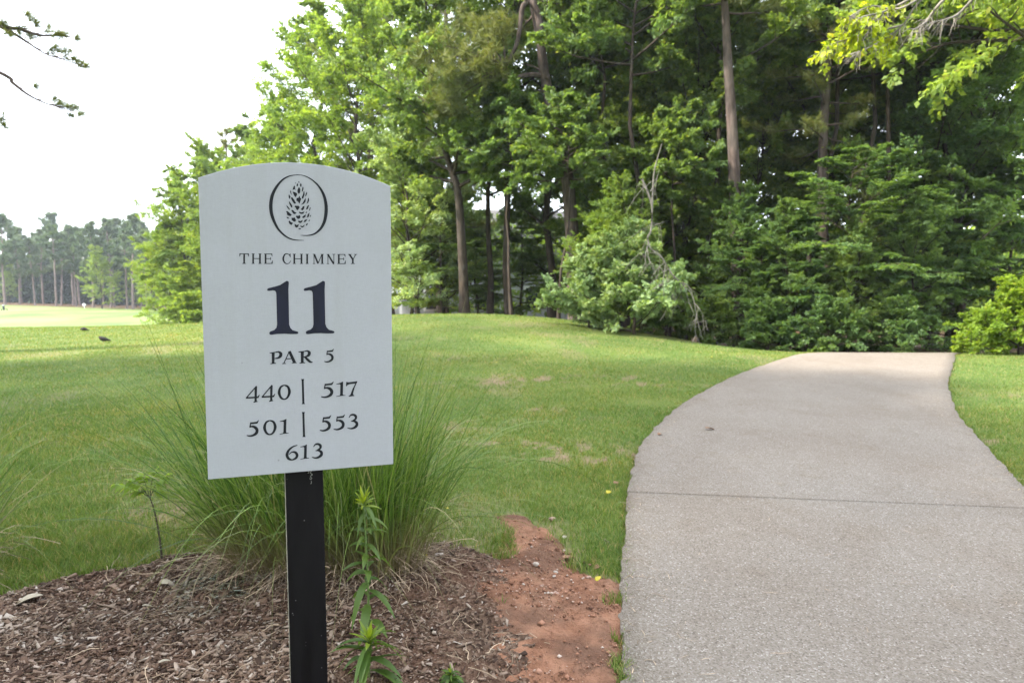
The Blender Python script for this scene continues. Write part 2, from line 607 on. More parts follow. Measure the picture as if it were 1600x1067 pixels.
# cart path: concrete slabs with a thin joint
t = NT("exposed_aggregate")
P = t.coord("Object")
v = t.n("ShaderNodeTexVoronoi")
v.inputs["Scale"].default_value = 150
t.l(P, v.inputs["Vector"])
c = t.ramp(v.outputs["Color"], [(0.05, (0.130, 0.108, 0.084)), (0.35, (0.210, 0.180, 0.150)), (0.75, (0.252, 0.222, 0.190)), (0.95, (0.40, 0.37, 0.33))])
n2 = t.noise(P, 230, 2)
c = t.mix(t.rng(n2, 0.35, 0.7, 0.0, 0.35), c, (0.10, 0.08, 0.066))
n1 = t.noise(P, 1.0, 6, 0.7, 0.2, (1.2, 0.8, 1))
n3 = t.noise(P, 3.5, 4, 0.65)
c = t.mix(t.rng(n1, 0.38, 0.62, 0.0, 0.6), c, t.mix(1.0, c, (0.82, 0.775, 0.735), 'MULTIPLY'))
c = t.mix(t.rng(n3, 0.55, 0.75, 0.0, 0.5), c, t.mix(1.0, c, (0.82, 0.75, 0.66), 'MULTIPLY'))
c = t.mix(t.rng(t.attr("edge"), 0.0, 1.0, 0.0, 0.65), c, t.mix(1.0, c, (1.10, 1.08, 1.05), 'MULTIPLY'))
hgt = t.math('ADD', v.outputs["Distance"], t.math('MULTIPLY', n2, 0.5))
t.out(c, 0.9, 0.15, t.bump(hgt, 0.55, 0.006))
M['path'] = t.m
PV, PF, PE = [], [], []
nv = 0
LD, RD = spline(np.array(LE), 420), spline(np.array(RE), 420)
jit = fbm(np.arange(420) * 0.35, np.zeros(420), 71, 3) - 0.5
NX = 15
# slab ends: cut where the centre line crosses these joints (left y, right y)
joints = []
for (a, b) in (((980, 775), (1600, 802)), ((978, 862), (1600, 905))):
    pa, pb = flat(*a), flat(*b)
    joints.append((pa[1], pb[1], 0.009))
joints = [joints[0]]
du = np.linspace(0, 1, NX)


def row(tv):
    a = LD[int(tv)] * (1 - tv % 1) + LD[min(int(tv) + 1, 419)] * (tv % 1)
    b = RD[int(tv)] * (1 - tv % 1) + RD[min(int(tv) + 1, 419)] * (tv % 1)
    return a + jit[int(tv)] * np.array([0.05, 0]), b + jit[-int(tv) - 1] * np.array([0.05, 0])


jl, jr, jw = joints[0]
il = int(np.argmin(np.abs(LD[:, 1] - jl)))
ir = int(np.argmin(np.abs(RD[:, 1] - jr)))


def slab(Lp, Rp):
    global nv
    n_ = len(Lp)
    X = Lp[:, None] * (1 - du[None, :, None]) + Rp[:, None] * du[None, :, None]
    Z = h(X[..., 0], X[..., 1]) + 0.028
    top = np.concatenate([X, Z[..., None]], -1)
    rim = top[:, [0, -1]].copy()
    rim[..., 2] -= 0.09
    V = np.concatenate([rim[:, :1], top, rim[:, 1:]], 1)
    e0, e1 = V[:1].copy(), V[-1:].copy()
    e0[..., 2] -= 0.06
    e1[..., 2] -= 0.06
    V = np.concatenate([e0, V, e1], 0)
    r_, c_ = V.shape[:2]
    idx = np.arange(r_ * c_).reshape(r_, c_) + nv
    PF.append(np.stack([idx[:-1, :-1], idx[:-1, 1:], idx[1:, 1:], idx[1:, :-1]], -1).reshape(-1, 4))
    PV.append(V.reshape(-1, 3))
    ed = np.zeros((r_, c_))
    ed[:, :2] = 1
    ed[:, -2:] = 1
    PE.append(ed.ravel())
    nv += r_ * c_


m_n = 240
resample = lambda Q, a, b, n_: np.stack([np.interp(np.linspace(a, b, n_), np.arange(len(Q)), Q[:, k_]) for k_ in (0, 1)], -1)
jj = (fbm(np.arange(m_n) * 0.23, np.zeros(m_n), 75, 5) - 0.5)[:, None] * np.array([[0.05, 0]]) + (fbm(np.arange(m_n) * 1.7, np.ones(m_n), 76, 2) - 0.5)[:, None] * np.array([[0.012, 0]])
slab(resample(LD, 0, il - 0.40, m_n) + jj, resample(RD, 0, ir - 0.40, m_n))
slab(resample(LD, il + 0.0, 419, m_n) + jj, resample(RD, ir + 0.0, 419, m_n) + jj[::-1])
# dark filler deep in the joint is the bed below
o = mesh("cart_path", np.concatenate(PV), np.concatenate(PF), M['path'], None, False, {"edge": np.concatenate(PE)})
tag(o, kind="structure")

# ------------------------------------------------------------------ lawn grass (stuff)
def blades(x, y, z, hgt, wid, lean, seed, two=True):
    r = R(seed)
    n_ = len(x)
    az = r.uniform(0, 2 * math.pi, n_)
    la = r.uniform(0, 2 * math.pi, n_)
    s = np.stack([np.cos(az), np.sin(az), 0 * az], -1) * (wid / 2)[:, None]
    b = np.stack([x, y, z], -1)
    L = np.stack([np.cos(la) * lean, np.sin(la) * lean, hgt], -1)
    if two:
        mid = b + L * np.array([0.35, 0.35, 0.62])
        V = np.stack([b - s, b + s, mid + s * 0.75, mid - s * 0.75, b + L], 1).reshape(-1, 3)
        o_ = np.arange(n_)[:, None] * 5
        return V, [o_ + np.array([[0, 1, 2, 3]]), o_ + np.array([[3, 2, 4]])]
    V = np.stack([b - s, b + s, b + L], 1).reshape(-1, 3)
    return V, [np.arange(n_)[:, None] * 3 + np.array([[0, 1, 2]])]


r = R(77)
N = 760000
yy = 2.2 * np.exp(r.uniform(0, 1, N) * math.log(24.0 / 2.2))
xx = r.uniform(-0.92, 1.05, N) * yy
cov = zone_fields(xx, yy)
keep = (sdf(PATH, xx, yy) < 0.015 + 0.02 * r.uniform(-1, 1, N)) & (r.uniform(0, 1, N) < 0.18 + 0.82 * cov)
dd = np.maximum(sdf(BED, xx, yy) + 0.26 * (fbm(xx * 6, yy * 6, 41) - 0.5), sdf(CLAY, xx, yy) + 0.32 * (fbm(xx * 6, yy * 6, 61) - 0.5))
keep &= dd < 0.035 - 0.42 * r.uniform(0, 1, N) ** 2 * sstep(fbm(xx * 4, yy * 4, 83), 0.30, 0.65)
keep &= ~((xx > 2.0) & (yy > 16))
xx, yy, dd = xx[keep], yy[keep], dd[keep]
n_ = len(xx)
edge = np.exp(-np.maximum(-dd, 0) / 0.25)
long_ = sstep(-xx / yy, 0.22, 0.5) * sstep(7 - yy, 0, 3)
hgt = r.uniform(0.018, 0.042, n_) * (1 + 0.25 * edge + 0.6 * long_) * (0.8 + 0.5 * fbm(xx * 2, yy * 2, 87))
wid = r.uniform(0.0026, 0.0046, n_) * np.maximum(1.0, yy / 4.2)
lean = hgt * r.uniform(0.2, 1.1, n_)
zz = h(xx, yy) + np.where(dd > -0.05, 0.0, -0.004)
nearm = yy < 7.5
V1, F1 = blades(xx[nearm], yy[nearm], zz[nearm], hgt[nearm], wid[nearm], lean[nearm], 5, True)
V2, F2 = blades(xx[~nearm], yy[~nearm], zz[~nearm], hgt[~nearm], wid[~nearm], lean[~nearm], 6, False)
t = NT("lawn_blade")
geo = t.n("ShaderNodeNewGeometry")
c = t.ramp(geo.outputs["Random Per Island"], [(0.0, (0.080, 0.150, 0.032)), (0.6, (0.134, 0.220, 0.052)), (0.86, (0.185, 0.250, 0.074)), (0.93, (0.32, 0.29, 0.13)), (1.0, (0.36, 0.29, 0.17))])
P = t.coord("Object")
c = t.mix(t.rng(t.noise(P, 1.1, 4), 0.4, 0.65, 0.0, 0.7), c, t.mix(1.0, c, (1.3, 1.05, 0.85), 'MULTIPLY'))
c = t.mix(t.rng(t.noise(P, 0.16, 3), 0.4, 0.65, 0.0, 0.6), c, t.mix(1.0, c, (1.3, 1.1, 0.8), 'MULTIPLY'))
c = t.mix(t.rng(t.noise(P, 4.5, 4, 0.65), 0.48, 0.68, 0.0, 0.55), c, t.mix(1.0, c, (0.62, 0.74, 0.7), 'MULTIPLY'))
t.out(c, 0.55, 0.25, None, 0.35, t.mix(1.0, c, (1.4, 1.3, 0.7), 'MULTIPLY'))
M['blade'] = t.m
o = mesh("lawn_grass", np.concatenate([V1, V2]), [F1[0], F1[1], F2[0] + len(V1)], M['blade'])
tag(o, "short green lawn grass, thin and worn in patches, beside the concrete path", "grass", kind="stuff")

# ------------------------------------------------------------------ wood chips (stuff)
r = R(91)
N = 125000
cy = np.exp(r.uniform(math.log(1.55), math.log(3.9), N))
cx = r.uniform(-3.2, 0.3, N)
d = sdf(BED, cx, cy) + 0.26 * (fbm(cx * 6, cy * 6, 41) - 0.5)
cl = sdf(CLAY, cx, cy)
keep = (d > -0.06 * r.uniform(0, 1, N)) & (r.uniform(0, 1, N) < np.where(cl > 0.12, 0.05, np.where(cl > -0.15, 0.28, 1.0)) * np.where(cx > -0.62, 0.45, 1.0)) & (np.abs(cx) < 0.82 * cy)
cx, cy, d = cx[keep], cy[keep], d[keep]
n_ = len(cx)
ln = r.gamma(1.5, 0.0046, n_) + 0.0026
ln *= np.where(cx > -0.6, 0.75, 1.0)
wd_ = ln * r.uniform(0.12, 0.55, n_)
th_ = np.minimum(wd_ * 0.4, r.uniform(0.0008, 0.004, n_))
cz = h(cx, cy) + np.clip(d * 0.35, -0.06, 0.012) + bump_m(cx, cy) * sstep(d, -0.02, 0.08) + r.uniform(-0.001, 0.009, n_)
az = r.uniform(0, 2 * math.pi, n_)
ax = unit(np.stack([np.cos(az), np.sin(az), r.normal(0, 0.28, n_)], -1))
up = unit(np.stack([r.normal(0, .35, n_), r.normal(0, .35, n_), np.ones(n_)], -1))
sd = unit(np.cross(up, ax))
up = np.cross(ax, sd)
cc = np.stack([cx, cy, cz], -1)
Vs = []
for (a, b, e) in ((-1, -1, -1), (-1, 1, -1), (1, .6, -1), (1, -.5, -1), (-1, -1, 1), (-1, 1, 1), (1, .6, 1), (1, -.5, 1)):
    ja = a * r.uniform(.75, 1.1, n_)
    jb = b * r.uniform(.7, 1.1, n_)
    Vs.append(cc + ax * (ln * ja)[:, None] + sd * (wd_ * jb)[:, None] + up * (th_ * e)[:, None])
V = np.stack(Vs, 1).reshape(-1, 3)
q = np.array([[0, 3, 2, 1], [4, 5, 6, 7], [0, 1, 5, 4], [1, 2, 6, 5], [2, 3, 7, 6], [3, 0, 4, 7]])
F = (np.arange(n_)[:, None, None] * 8 + q[None]).reshape(-1, 4)
t = NT("chip_wood")
geo = t.n("ShaderNodeNewGeometry")
c = t.ramp(geo.outputs["Random Per Island"], [(0.0, (0.032, 0.019, 0.013)), (0.3, (0.092, 0.056, 0.038)), (0.6, (0.160, 0.106, 0.074)), (0.85, (0.24, 0.180, 0.138)), (0.96, (0.33, 0.27, 0.22)), (1.0, (0.42, 0.37, 0.32))])
P = t.coord("Object")
sp_ = t.n("ShaderNodeVectorMath", operation='DISTANCE')
sp_.inputs[1].default_value = tuple(gnd(345, 925))
t.l(P, sp_.inputs[0])
blot = t.math('MULTIPLY', t.rng(sp_.outputs["Value"], 0.30, 0.05), t.rng(t.noise(P, 11, 3), 0.42, 0.58))
c = t.mix(t.math('MULTIPLY', blot, 0.75), c, t.mix(1.0, c, (0.9, 1.65, 1.75), 'MULTIPLY'))
c = t.mix(t.rng(t.noise(P, 2.2, 4), 0.45, 0.6, 0, .5), c, t.mix(1.0, c, (0.85, 0.68, 0.62), 'MULTIPLY'))
t.out(c, 0.85, 0.2)
M['chip'] = t.m
tag(mesh("wood_chips", V, F, M['chip']), "brown bark and wood chips covering the bed under the sign", "mulch", kind="stuff")


# loose crumbs of clay and grit on the worn patch (stuff)
r = R(95)
N = 9000
cx, cy = r.uniform(-0.3, 0.6, N), np.exp(r.uniform(math.log(1.9), math.log(4.0), N))
d = sdf(CLAY, cx, cy) + 0.32 * (fbm(cx * 6, cy * 6, 61) - 0.5)
kp = (d > -0.02) & (r.uniform(0, 1, N) < 0.12 + 1.1 * sstep(fbm(cx * 5, cy * 5, 67), .42, .62))
cx, cy, d = cx[kp], cy[kp], d[kp]
n_ = len(cx)
ss = r.gamma(1.6, .0016, n_) + .0012
cz = h(cx, cy) + np.clip(d * 0.35, -0.06, 0.012) + bump_c(cx, cy) * sstep(d, -0.02, 0.08) + ss * .3
oc = np.array([(1, 0, 0), (-1, 0, 0), (0, 1, 0), (0, -1, 0), (0, 0, 1), (0, 0, -1)], float)
V = np.stack([cx, cy, cz], -1)[:, None] + oc[None] * ss[:, None, None] * r.uniform(.55, 1.3, (n_, 6, 1)) * np.array([1, 1, .7])
F = (np.arange(n_)[:, None, None] * 6 + np.array([[0, 2, 4], [2, 1, 4], [1, 3, 4], [3, 0, 4], [2, 0, 5], [1, 2, 5], [3, 1, 5], [0, 3, 5]])[None]).reshape(-1, 3)
t = NT("clay_grit")
c = t.ramp(t.n("ShaderNodeNewGeometry").outputs["Random Per Island"], [(0.0, (0.085, 0.048, 0.034)), (0.4, (0.22, 0.105, 0.065)), (0.85, (0.36, 0.19, 0.125)), (1.0, (0.5, 0.42, 0.36))])
t.out(c, 0.95, 0.1)
tag(mesh("clay_grit", V.reshape(-1, 3), F, t.m), "loose crumbs of red clay and grit on the worn patch beside the path", "grit", kind="stuff")

# straw and fine dry stems lying in the bed and thatch (stuff)
def ribbon_set(P0, D, L, wid, droop, seg, r, twist=None, taper=True, curl=0.0):
    """arching ribbons: N x seg"""
    n_ = len(P0)
    ts = np.linspace(0, 1, seg + 1)
    hor = D.copy()
    hor[:, 2] = 0
    hor = unit(hor)
    pts = P0[:, None] + D[:, None] * (L[:, None] * ts)[..., None]
    pts[..., 2] -= (droop * L)[:, None] * (ts ** 2.4)[None]
    pts += hor[:, None] * ((droop * L * 0.28)[:, None] * (ts ** 2)[None])[..., None]
    if curl:
        ph = r.uniform(0, 6.28, n_)
        pts += curl * np.stack([np.sin(ph[:, None] + ts * 5), np.cos(ph[:, None] * 1.7 + ts * 4.3), 0.5 * np.sin(ph[:, None] * 2.3 + ts * 6)], -1) * (L[:, None] * ts)[..., None]
    side = unit(np.cross(hor + r.normal(0, .5, hor.shape), np.array([0, 0, 1.0])))
    if twist is not None:
        side = unit(side + r.normal(0, twist, side.shape))
    wprof = np.where(taper, np.clip((1 - ts) * 1.6, 0.02, 1.0) * np.clip(0.55 + ts * 2, 0, 1), 1.0)
    o_ = side[:, None] * (wid[:, None] * 0.5 * wprof)[..., None]
    V = np.stack([pts - o_, pts + o_], 2).reshape(-1, 3)
    base = np.arange(n_)[:, None] * (2 * (seg + 1))
    s_ = np.arange(seg)[None] * 2
    b = (base + s_).reshape(-1)
    return V, np.stack([b, b + 1, b + 3, b + 2], -1)


r = R(97)
N = 2600
cx, cy = r.uniform(-2.6, 0.4, N), np.exp(r.uniform(math.log(1.6), math.log(3.8), N))
d = sdf(BED, cx, cy)
keep = (d > 0.0) & ((r.uniform(0, 1, N) < 0.55) | (np.hypot(cx + 0.95, cy - 3.05) < 0.7))
cx, cy = cx[keep], cy[keep]
n_ = len(cx)
az = r.uniform(0, 6.28, n_)
cz = h(cx, cy) + 0.012 + bump_m(cx, cy) + r.uniform(0.0, 0.016, n_)
V, F = ribbon_set(np.stack([cx, cy, cz], -1), unit(np.stack([np.cos(az), np.sin(az), r.normal(0.02, 0.10, n_)], -1)), r.uniform(0.03, 0.20, n_) * r.uniform(.4, 1, n_), r.uniform(0.0012, 0.0032, n_), r.uniform(0, .1, n_), 5, r, 0.5, False, 0.12)
M['straw'] = plain("dry_straw", (0.30, 0.225, 0.155), 0.8, 0.2, 0.45, island=True)
tag(mesh("straw_litter", V, F, M['straw']), "pale dry straw and thin stems strewn over the mulch", "straw", kind="stuff")

r = R(99)
N = 900
tq = r.uniform(0, 1, N) ** .8
ti_ = (tq * 330).astype(int) + 60
sidep = np.where(r.uniform(0, 1, N) < .7, np.where(r.uniform(0, 1, N) < .5, np.abs(r.normal(0, .05, N)), 1 - np.abs(r.normal(0, .05, N))), r.uniform(0, 1, N))
pp = LD[ti_] * (1 - sidep[:, None]) + RD[ti_] * sidep[:, None]
az = r.uniform(0, 6.28, N)
V, F = ribbon_set(np.stack([pp[:, 0], pp[:, 1], h(pp[:, 0], pp[:, 1]) + .0315], -1), np.stack([np.cos(az), np.sin(az), np.full(N, .02)], -1), r.uniform(.015, .09, N), r.uniform(.0012, .005, N), np.zeros(N), 4, r, None, True, .10)
V[:, 2] = np.maximum(V[:, 2], h(V[:, 0], V[:, 1]) + .030)
tag(mesh("path_debris", V, F, M['straw']), "scattered dry needles and leaf bits along the path's edges", "debris", kind="stuff")

# ------------------------------------------------------------------ tee sign
SA = 0.3217
SC = np.array([-0.5409, 1.75, H_CAM - 0.4855])
SR = np.array([math.cos(SA), math.sin(SA), 0.0])
SN = np.array([math.sin(SA), -math.cos(SA), 0.0])       # towards the viewer
SW, SH = 0.4625, 0.7425


def sg(px, py):
    """photo pixel -> (u,v) on the panel's face"""
    d = ray(px, py)
    o_ = np.array([0, 0, H_CAM])
    tt_ = ((SC - o_) @ SN) / (d @ SN)
    p = o_ + d * tt_ - SC
    return p @ SR, p[2]


root = empty("tee_sign", (SC[0] - SN[0] * 0.03, SC[1] - SN[1] * 0.03, 0.0), SA)
tag(root, "white arched golf hole sign numbered 11 on a black post in the mulch bed", "sign")
# local frame of root: x=u, y=-normal, z up ; panel face at y=-0.03
FY = -0.03
ZB = SC[2]


def loc2(u, v, off=0.0):
    return (u, FY - off, ZB + v)


uTL, vTL = sg(309.5, 278)
uTR, vTR = sg(610, 291)
uBR, vBR = sg(614.5, 725)
uBL, vBL = sg(325, 749)
_, vAP = sg(455, 254)
outl = [(uBL, vBL), (uBR, vBR), (uTR, vTR)]
na = 40
for a in np.linspace(0, 1, na + 2)[1:-1]:
    u = uTR + (uTL - uTR) * a
    s_ = 1 - (2 * a - 1) ** 2
    outl.append((u, vTR + (vTL - vTR) * a + (vAP - (vTR + vTL) / 2) * s_))
outl.append((uTL, vTL))
outl = np.array(outl)
import bmesh
bm = bmesh.new()
fv = [bm.verts.new(loc2(u, v)) for u, v in outl]
face = bm.faces.new(fv)
ex = bmesh.ops.extrude_face_region(bm, geom=[face])
bmesh.ops.translate(bm, verts=[g_ for g_ in ex['geom'] if isinstance(g_, bmesh.types.BMVert)], vec=(0, 0.018, 0))
bmesh.ops.recalc_face_normals(bm, faces=bm.faces)
bmesh.ops.bevel(bm, geom=[e for e in bm.edges if abs(e.verts[0].co.y - e.verts[1].co.y) < 1e-5], offset=0.0012, segments=2, affect='EDGES', profile=0.5)
me = bpy.data.meshes.new("panel")
bm.to_mesh(me)
bm.free()
t = NT("sign_white_paint")
P = t.coord("Object")
weave = t.noise(P, 60, 4, 0.7, 0.0, (1, 1, 6))
w2 = t.noise(P, 60, 4, 0.7, 0.0, (6, 1, 1))
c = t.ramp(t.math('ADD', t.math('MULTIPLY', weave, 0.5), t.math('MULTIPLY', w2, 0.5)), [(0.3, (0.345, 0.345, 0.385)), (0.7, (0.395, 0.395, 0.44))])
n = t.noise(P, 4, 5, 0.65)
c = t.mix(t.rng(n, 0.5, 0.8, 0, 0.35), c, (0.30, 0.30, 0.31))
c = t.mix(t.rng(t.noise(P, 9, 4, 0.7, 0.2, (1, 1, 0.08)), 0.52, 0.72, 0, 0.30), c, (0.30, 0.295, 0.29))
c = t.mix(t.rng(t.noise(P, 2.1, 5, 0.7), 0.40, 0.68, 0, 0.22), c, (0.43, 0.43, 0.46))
v = t.n("ShaderNodeTexVoronoi")
v.inputs["Scale"].default_value = 16
v.inputs["Randomness"].default_value = 1.0
t.l(P, v.inputs["Vector"])
spk = t.math('MULTIPLY', t.rng(v.outputs["Distance"], 0.050, 0.028), t.rng(t.noise(P, 5.3, 2), 0.60, 0.63))
c = t.mix(spk, c, (0.10, 0.085, 0.07))
t.out(c, 0.45, 0.35, t.bump(t.math('ADD', weave, w2), 0.12, 0.001))
me.materials.append(t.m)
panel = bpy.data.objects.new("panel", me)
COL.objects.link(panel)
panel.parent = root

t = NT("post_black_paint")
P = t.coord("Object")
n = t.noise(P, 30, 5, 0.7, 0.3, (1, 1, 0.12))
c = t.ramp(n, [(0.35, (0.004, 0.003, 0.004)), (0.7, (0.009, 0.008, 0.009))])
v = t.n("ShaderNodeTexVoronoi")
v.inputs["Scale"].default_value = 90
t.l(P, v.inputs["Vector"])
c = t.mix(t.math('MULTIPLY', t.rng(v.outputs["Distance"], 0.16, 0.08), t.rng(t.noise(P, 40, 1), 0.62, 0.66)), c, (0.16, 0.15, 0.15))
t.out(c, t.rng(n, 0.3, 0.7, 0.5, 0.7), 0.12, t.bump(n, 0.15, 0.002))
M['post'] = t.m
M['post_side'] = plain("post_bare_side", (0.34, 0.31, 0.26), 0.8, 0.2, 0.25, 60)
uPL, _ = sg(447.5, 820)
uPR, _ = sg(507.5, 820)
PWd = (uPR - uPL) * 0.99
PC = (uPL + uPR) / 2
po = MB()
ztop = ZB + 0.45
po.box((PC, FY + 0.020 + 0.018, ztop / 2 - 0.15), (PWd, 0.036, ztop + 0.3))
post = po.build("post", M['post'], root)
bv = post.modifiers.new("edge", 'BEVEL')
bv.width = 0.002
bv.segments = 2
po = MB()
po.box((PC - PWd / 2 - 0.0012, FY + 0.038, ztop / 2 - 0.15), (0.002, 0.031, ztop + 0.28))
po.build("bare_edge", M['post_side'], post)

# lettering, laid out from measured letter outlines on the panel
INK = MB()
NAVY = MB()
zoff = [0.0004]
EXTRA = [0.0]


def crop(ox, oy, sc):
    return lambda x, y: sg(ox + x / sc, oy + y / sc)


def poly(mb, pts):
    """filled outline (fan through earclip by bmesh)"""
    b = bmesh.new()
    zoff[0] += 0.000003
    vs = [b.verts.new((u, v, 0)) for u, v in pts]
    b.faces.new(vs)
    bmesh.ops.triangulate(b, faces=b.faces[:])
    b.verts.index_update()
    V = [loc2(x.co.x, x.co.y, zoff[0]) for x in b.verts]
    F = [[x.index for x in f.verts] for f in b.faces]
    b.free()
    mb.add(V, np.array(F))


def pen(mb, cr, pts, wid, n=20, smooth=True):
    """brush stroke with changing width, crop pixels"""
    P_ = np.array(pts, float)
    wd0 = np.array(wid if hasattr(wid, '__len__') else [wid] * len(pts), float)
    Q = spline(P_, n) if smooth and len(P_) > 2 else P_
    wq = np.interp(np.linspace(0, 1, len(Q)), np.linspace(0, 1, len(wd0)), wd0)
    T = unit(np.gradient(Q, axis=0))
    N_ = np.stack([-T[:, 1], T[:, 0]], -1)
    wq = wq * 1.12 + EXTRA[0]
    L_ = Q + N_ * wq[:, None] / 2
    R_ = Q - N_ * wq[:, None] / 2
    zoff[0] += 0.000003
    V = [loc2(*cr(*p), zoff[0]) for p in L_] + [loc2(*cr(*p), zoff[0]) for p in R_]
    m_ = len(Q)
    mb.add(V, np.array([[k_, k_ + 1, m_ + k_ + 1, m_ + k_] for k_ in range(m_ - 1)]))


def bar(mb, cr, x0, y0, x1, y1, w_):
    pen(mb, cr, [(x0, y0), (x1, y1)], [w_, w_], smooth=False)


c8 = crop(370, 385, 7.115)
c4 = crop(370, 540, 5.77)
c3 = crop(410, 265, 8.891)
# --- THE CHIMNEY
EXTRA[0] = 1.6
yt = lambda x: 80 + (x - 30) * 0.0075
yb = lambda x: 193 + (x - 30) * 0.002


def stem(mb, cr, x, w_, s_=9, y0=None, y1=None, serif=4.5):
    y0 = yt(x) if y0 is None else y0
    y1 = yb(x) if y1 is None else y1
    bar(mb, cr, x, y0, x, y1, w_)
    bar(mb, cr, x - w_ / 2 - s_, y0 + serif / 2, x + w_ / 2 + s_, y0 + serif / 2, serif)
    bar(mb, cr, x - w_ / 2 - s_, y1 - serif / 2, x + w_ / 2 + s_, y1 - serif / 2, serif)


def L_T(x0, x1):
    m_ = (x0 + x1) / 2
    bar(INK, c8, m_, yt(m_), m_, yb(m_), 15)
    bar(INK, c8, m_ - 20, yb(m_) - 2.5, m_ + 20, yb(m_) - 2.5, 5)
    bar(INK, c8, x0, yt(x0) + 3, x1, yt(x1) + 3, 6)
    for x, s_ in ((x0, 1), (x1, -1)):
        poly(INK, [c8(x - s_ * 1, yt(x)), c8(x - s_ * 1, yt(x) + 34), c8(x + s_ * 4, yt(x) + 34), c8(x + s_ * 14, yt(x) + 5), c8(x + s_ * 14, yt(x))][::s_ if s_ == 1 else -1])


def L_H(x0, x1):
    stem(INK, c8, x0 + 16, 15)
    stem(INK, c8, x1 - 16, 15)
    m_ = (yt(x0) + yb(x0)) / 2 - 1
    bar(INK, c8, x0 + 16, m_, x1 - 16, m_, 6)


def L_E(x0, x1):
    stem(INK, c8, x0 + 18, 15)
    for y, xe in ((yt(x0) + 2.8, x1 - 4), (yb(x0) - 2.8, x1)):
        bar(INK, c8, x0 + 18, y, xe, y, 5.6)
    m_ = (yt(x0) + yb(x0)) / 2 - 1
    bar(INK, c8, x0 + 18, m_, x1 - 22, m_, 5)
    bar(INK, c8, x1 - 22, m_ - 15, x1 - 22, m_ + 15, 5.5)
    poly(INK, [c8(x1 - 4, yt(x0)), c8(x1 - 18, yt(x0) + 4), c8(x1 - 6, yt(x0) + 30), c8(x1 - 2, yt(x0) + 30)])
    poly(INK, [c8(x1, yb(x0)), c8(x1 + 2, yb(x0) - 36), c8(x1 - 3, yb(x0) - 36), c8(x1 - 16, yb(x0) - 4)])


L_T(30, 134)
L_H(166, 274)
L_E(302, 398)
LINES = [('title_word', INK)]
INK = MB()
pen(INK, c8, [(594, 118), (584, 96), (556, 82), (530, 96), (516, 138), (530, 178), (558, 194), (584, 184), (600, 160)], [5, 5, 6, 12, 17, 12, 6, 5, 4], 36)
poly(INK, [c8(590, 80), c8(597, 80), c8(598, 122), c8(592, 122), c8(584, 96)])
L_H(623, 735)
stem(INK, c8, 782, 15)
stem(INK, c8, 858, 5, 11)
stem(INK, c8, 950, 15, 9)
bar(INK, c8, 862, 88, 903, 192, 15)
bar(INK, c8, 903, 192, 946, 88, 6)
stem(INK, c8, 1013, 5, 11)
bar(INK, c8, 1012, 89, 1078, 196, 15)
bar(INK, c8, 1079, 88, 1079, 198, 5.5)
bar(INK, c8, 1062, 89, 1096, 89, 4.5)
L_E(1116, 1210)
bar(INK, c8, 1252, 90, 1290, 146, 15)
bar(INK, c8, 1322, 90, 1292, 146, 6)
bar(INK, c8, 1290, 140, 1290, 194, 15)
bar(INK, c8, 1236, 90, 1276, 90, 4.5)
bar(INK, c8, 1304, 90, 1338, 90, 4.5)
bar(INK, c8, 1268, 192, 1314, 192, 4.5)
EXTRA[0] = 0.0
LINES.append(('title_word', INK))
INK = MB()
# --- 11
for dx, xs in ((0, 1.0), (398, 0.985)):
    pts = [(578, 395), (568, 386), (553, 384), (530, 398), (480, 430), (430, 445), (350, 465), (336, 478), (342, 493), (360, 495), (400, 489), (424, 493), (436, 508), (440, 540),
           (448, 870), (440, 905), (415, 930), (372, 945), (360, 960), (366, 978), (385, 982), (450, 973), (530, 970), (600, 974), (668, 973), (684, 966), (684, 952), (668, 944), (622, 932), (596, 905), (582, 868), (574, 480), (578, 420)]
    poly(NAVY, [c8(336 + (x - 336) * xs + dx + (8 if dx else 0) * 1.0, y - (0.016 * dx if y > 700 else 0)) for x, y in pts])


# --- old-style figures, each drawn in a unit box then placed in the crop box (x0,x1,ytop,ybase)
def box_(cr, x0, x1, y0, y1):
    sl = -0.055
    return lambda x, y: cr(x0 + (x1 - x0) * x, y0 + (y1 - y0) * y + sl * (x1 - x0) * (x - 0.5))


def penb(b, pts, wid, n=24, smooth=True):
    pen(INK, b, pts, wid, n, smooth)


def D5(b):
    poly(INK, [b(.30, .10), b(.36, .13), b(.80, .10), b(.98, .0), b(1.0, .02), b(.90, .19), b(.86, .22), b(.36, .24)])
    penb(b, [(.335, .12), (.29, .40)], [.06, .10], 4, False)
    penb(b, [(.24, .42), (.45, .38), (.70, .46), (.84, .62), (.80, .80), (.58, .93), (.30, .975), (.02, .93)], [.07, .10, .17, .22, .20, .13, .09, .05], 28)


def D4(b):
    penb(b, [(.78, .0), (.02, .72)], [.07, .07], 4, False)
    poly(INK, [b(.0, .66), b(.86, .66), b(1.0, .54), b(1.02, .57), b(.93, .76), b(.0, .76)])
    poly(INK, [b(.64, .12), b(.80, .0), b(.83, .0), b(.80, .93), b(.88, .97), b(.88, 1.0), b(.56, 1.04), b(.55, 1.0), b(.64, .94)])


def D0(b):
    penb(b, [(.5, .035), (.22, .16), (.10, .5), (.24, .84), (.5, .965), (.76, .84), (.90, .5), (.78, .16), (.5, .035)], [.07, .13, .20, .14, .07, .13, .20, .14, .07], 40)


def D1(b):
    poly(INK, [b(.05, .13), b(.45, .08), b(.72, .0), b(.76, .01), b(.73, .84), b(.76, .92), b(1.0, .945), b(1.0, .975), b(.5, .985), b(.05, 1.02), b(.05, .985), b(.40, .94), b(.45, .86), b(.47, .22), b(.42, .17), b(.06, .165)])


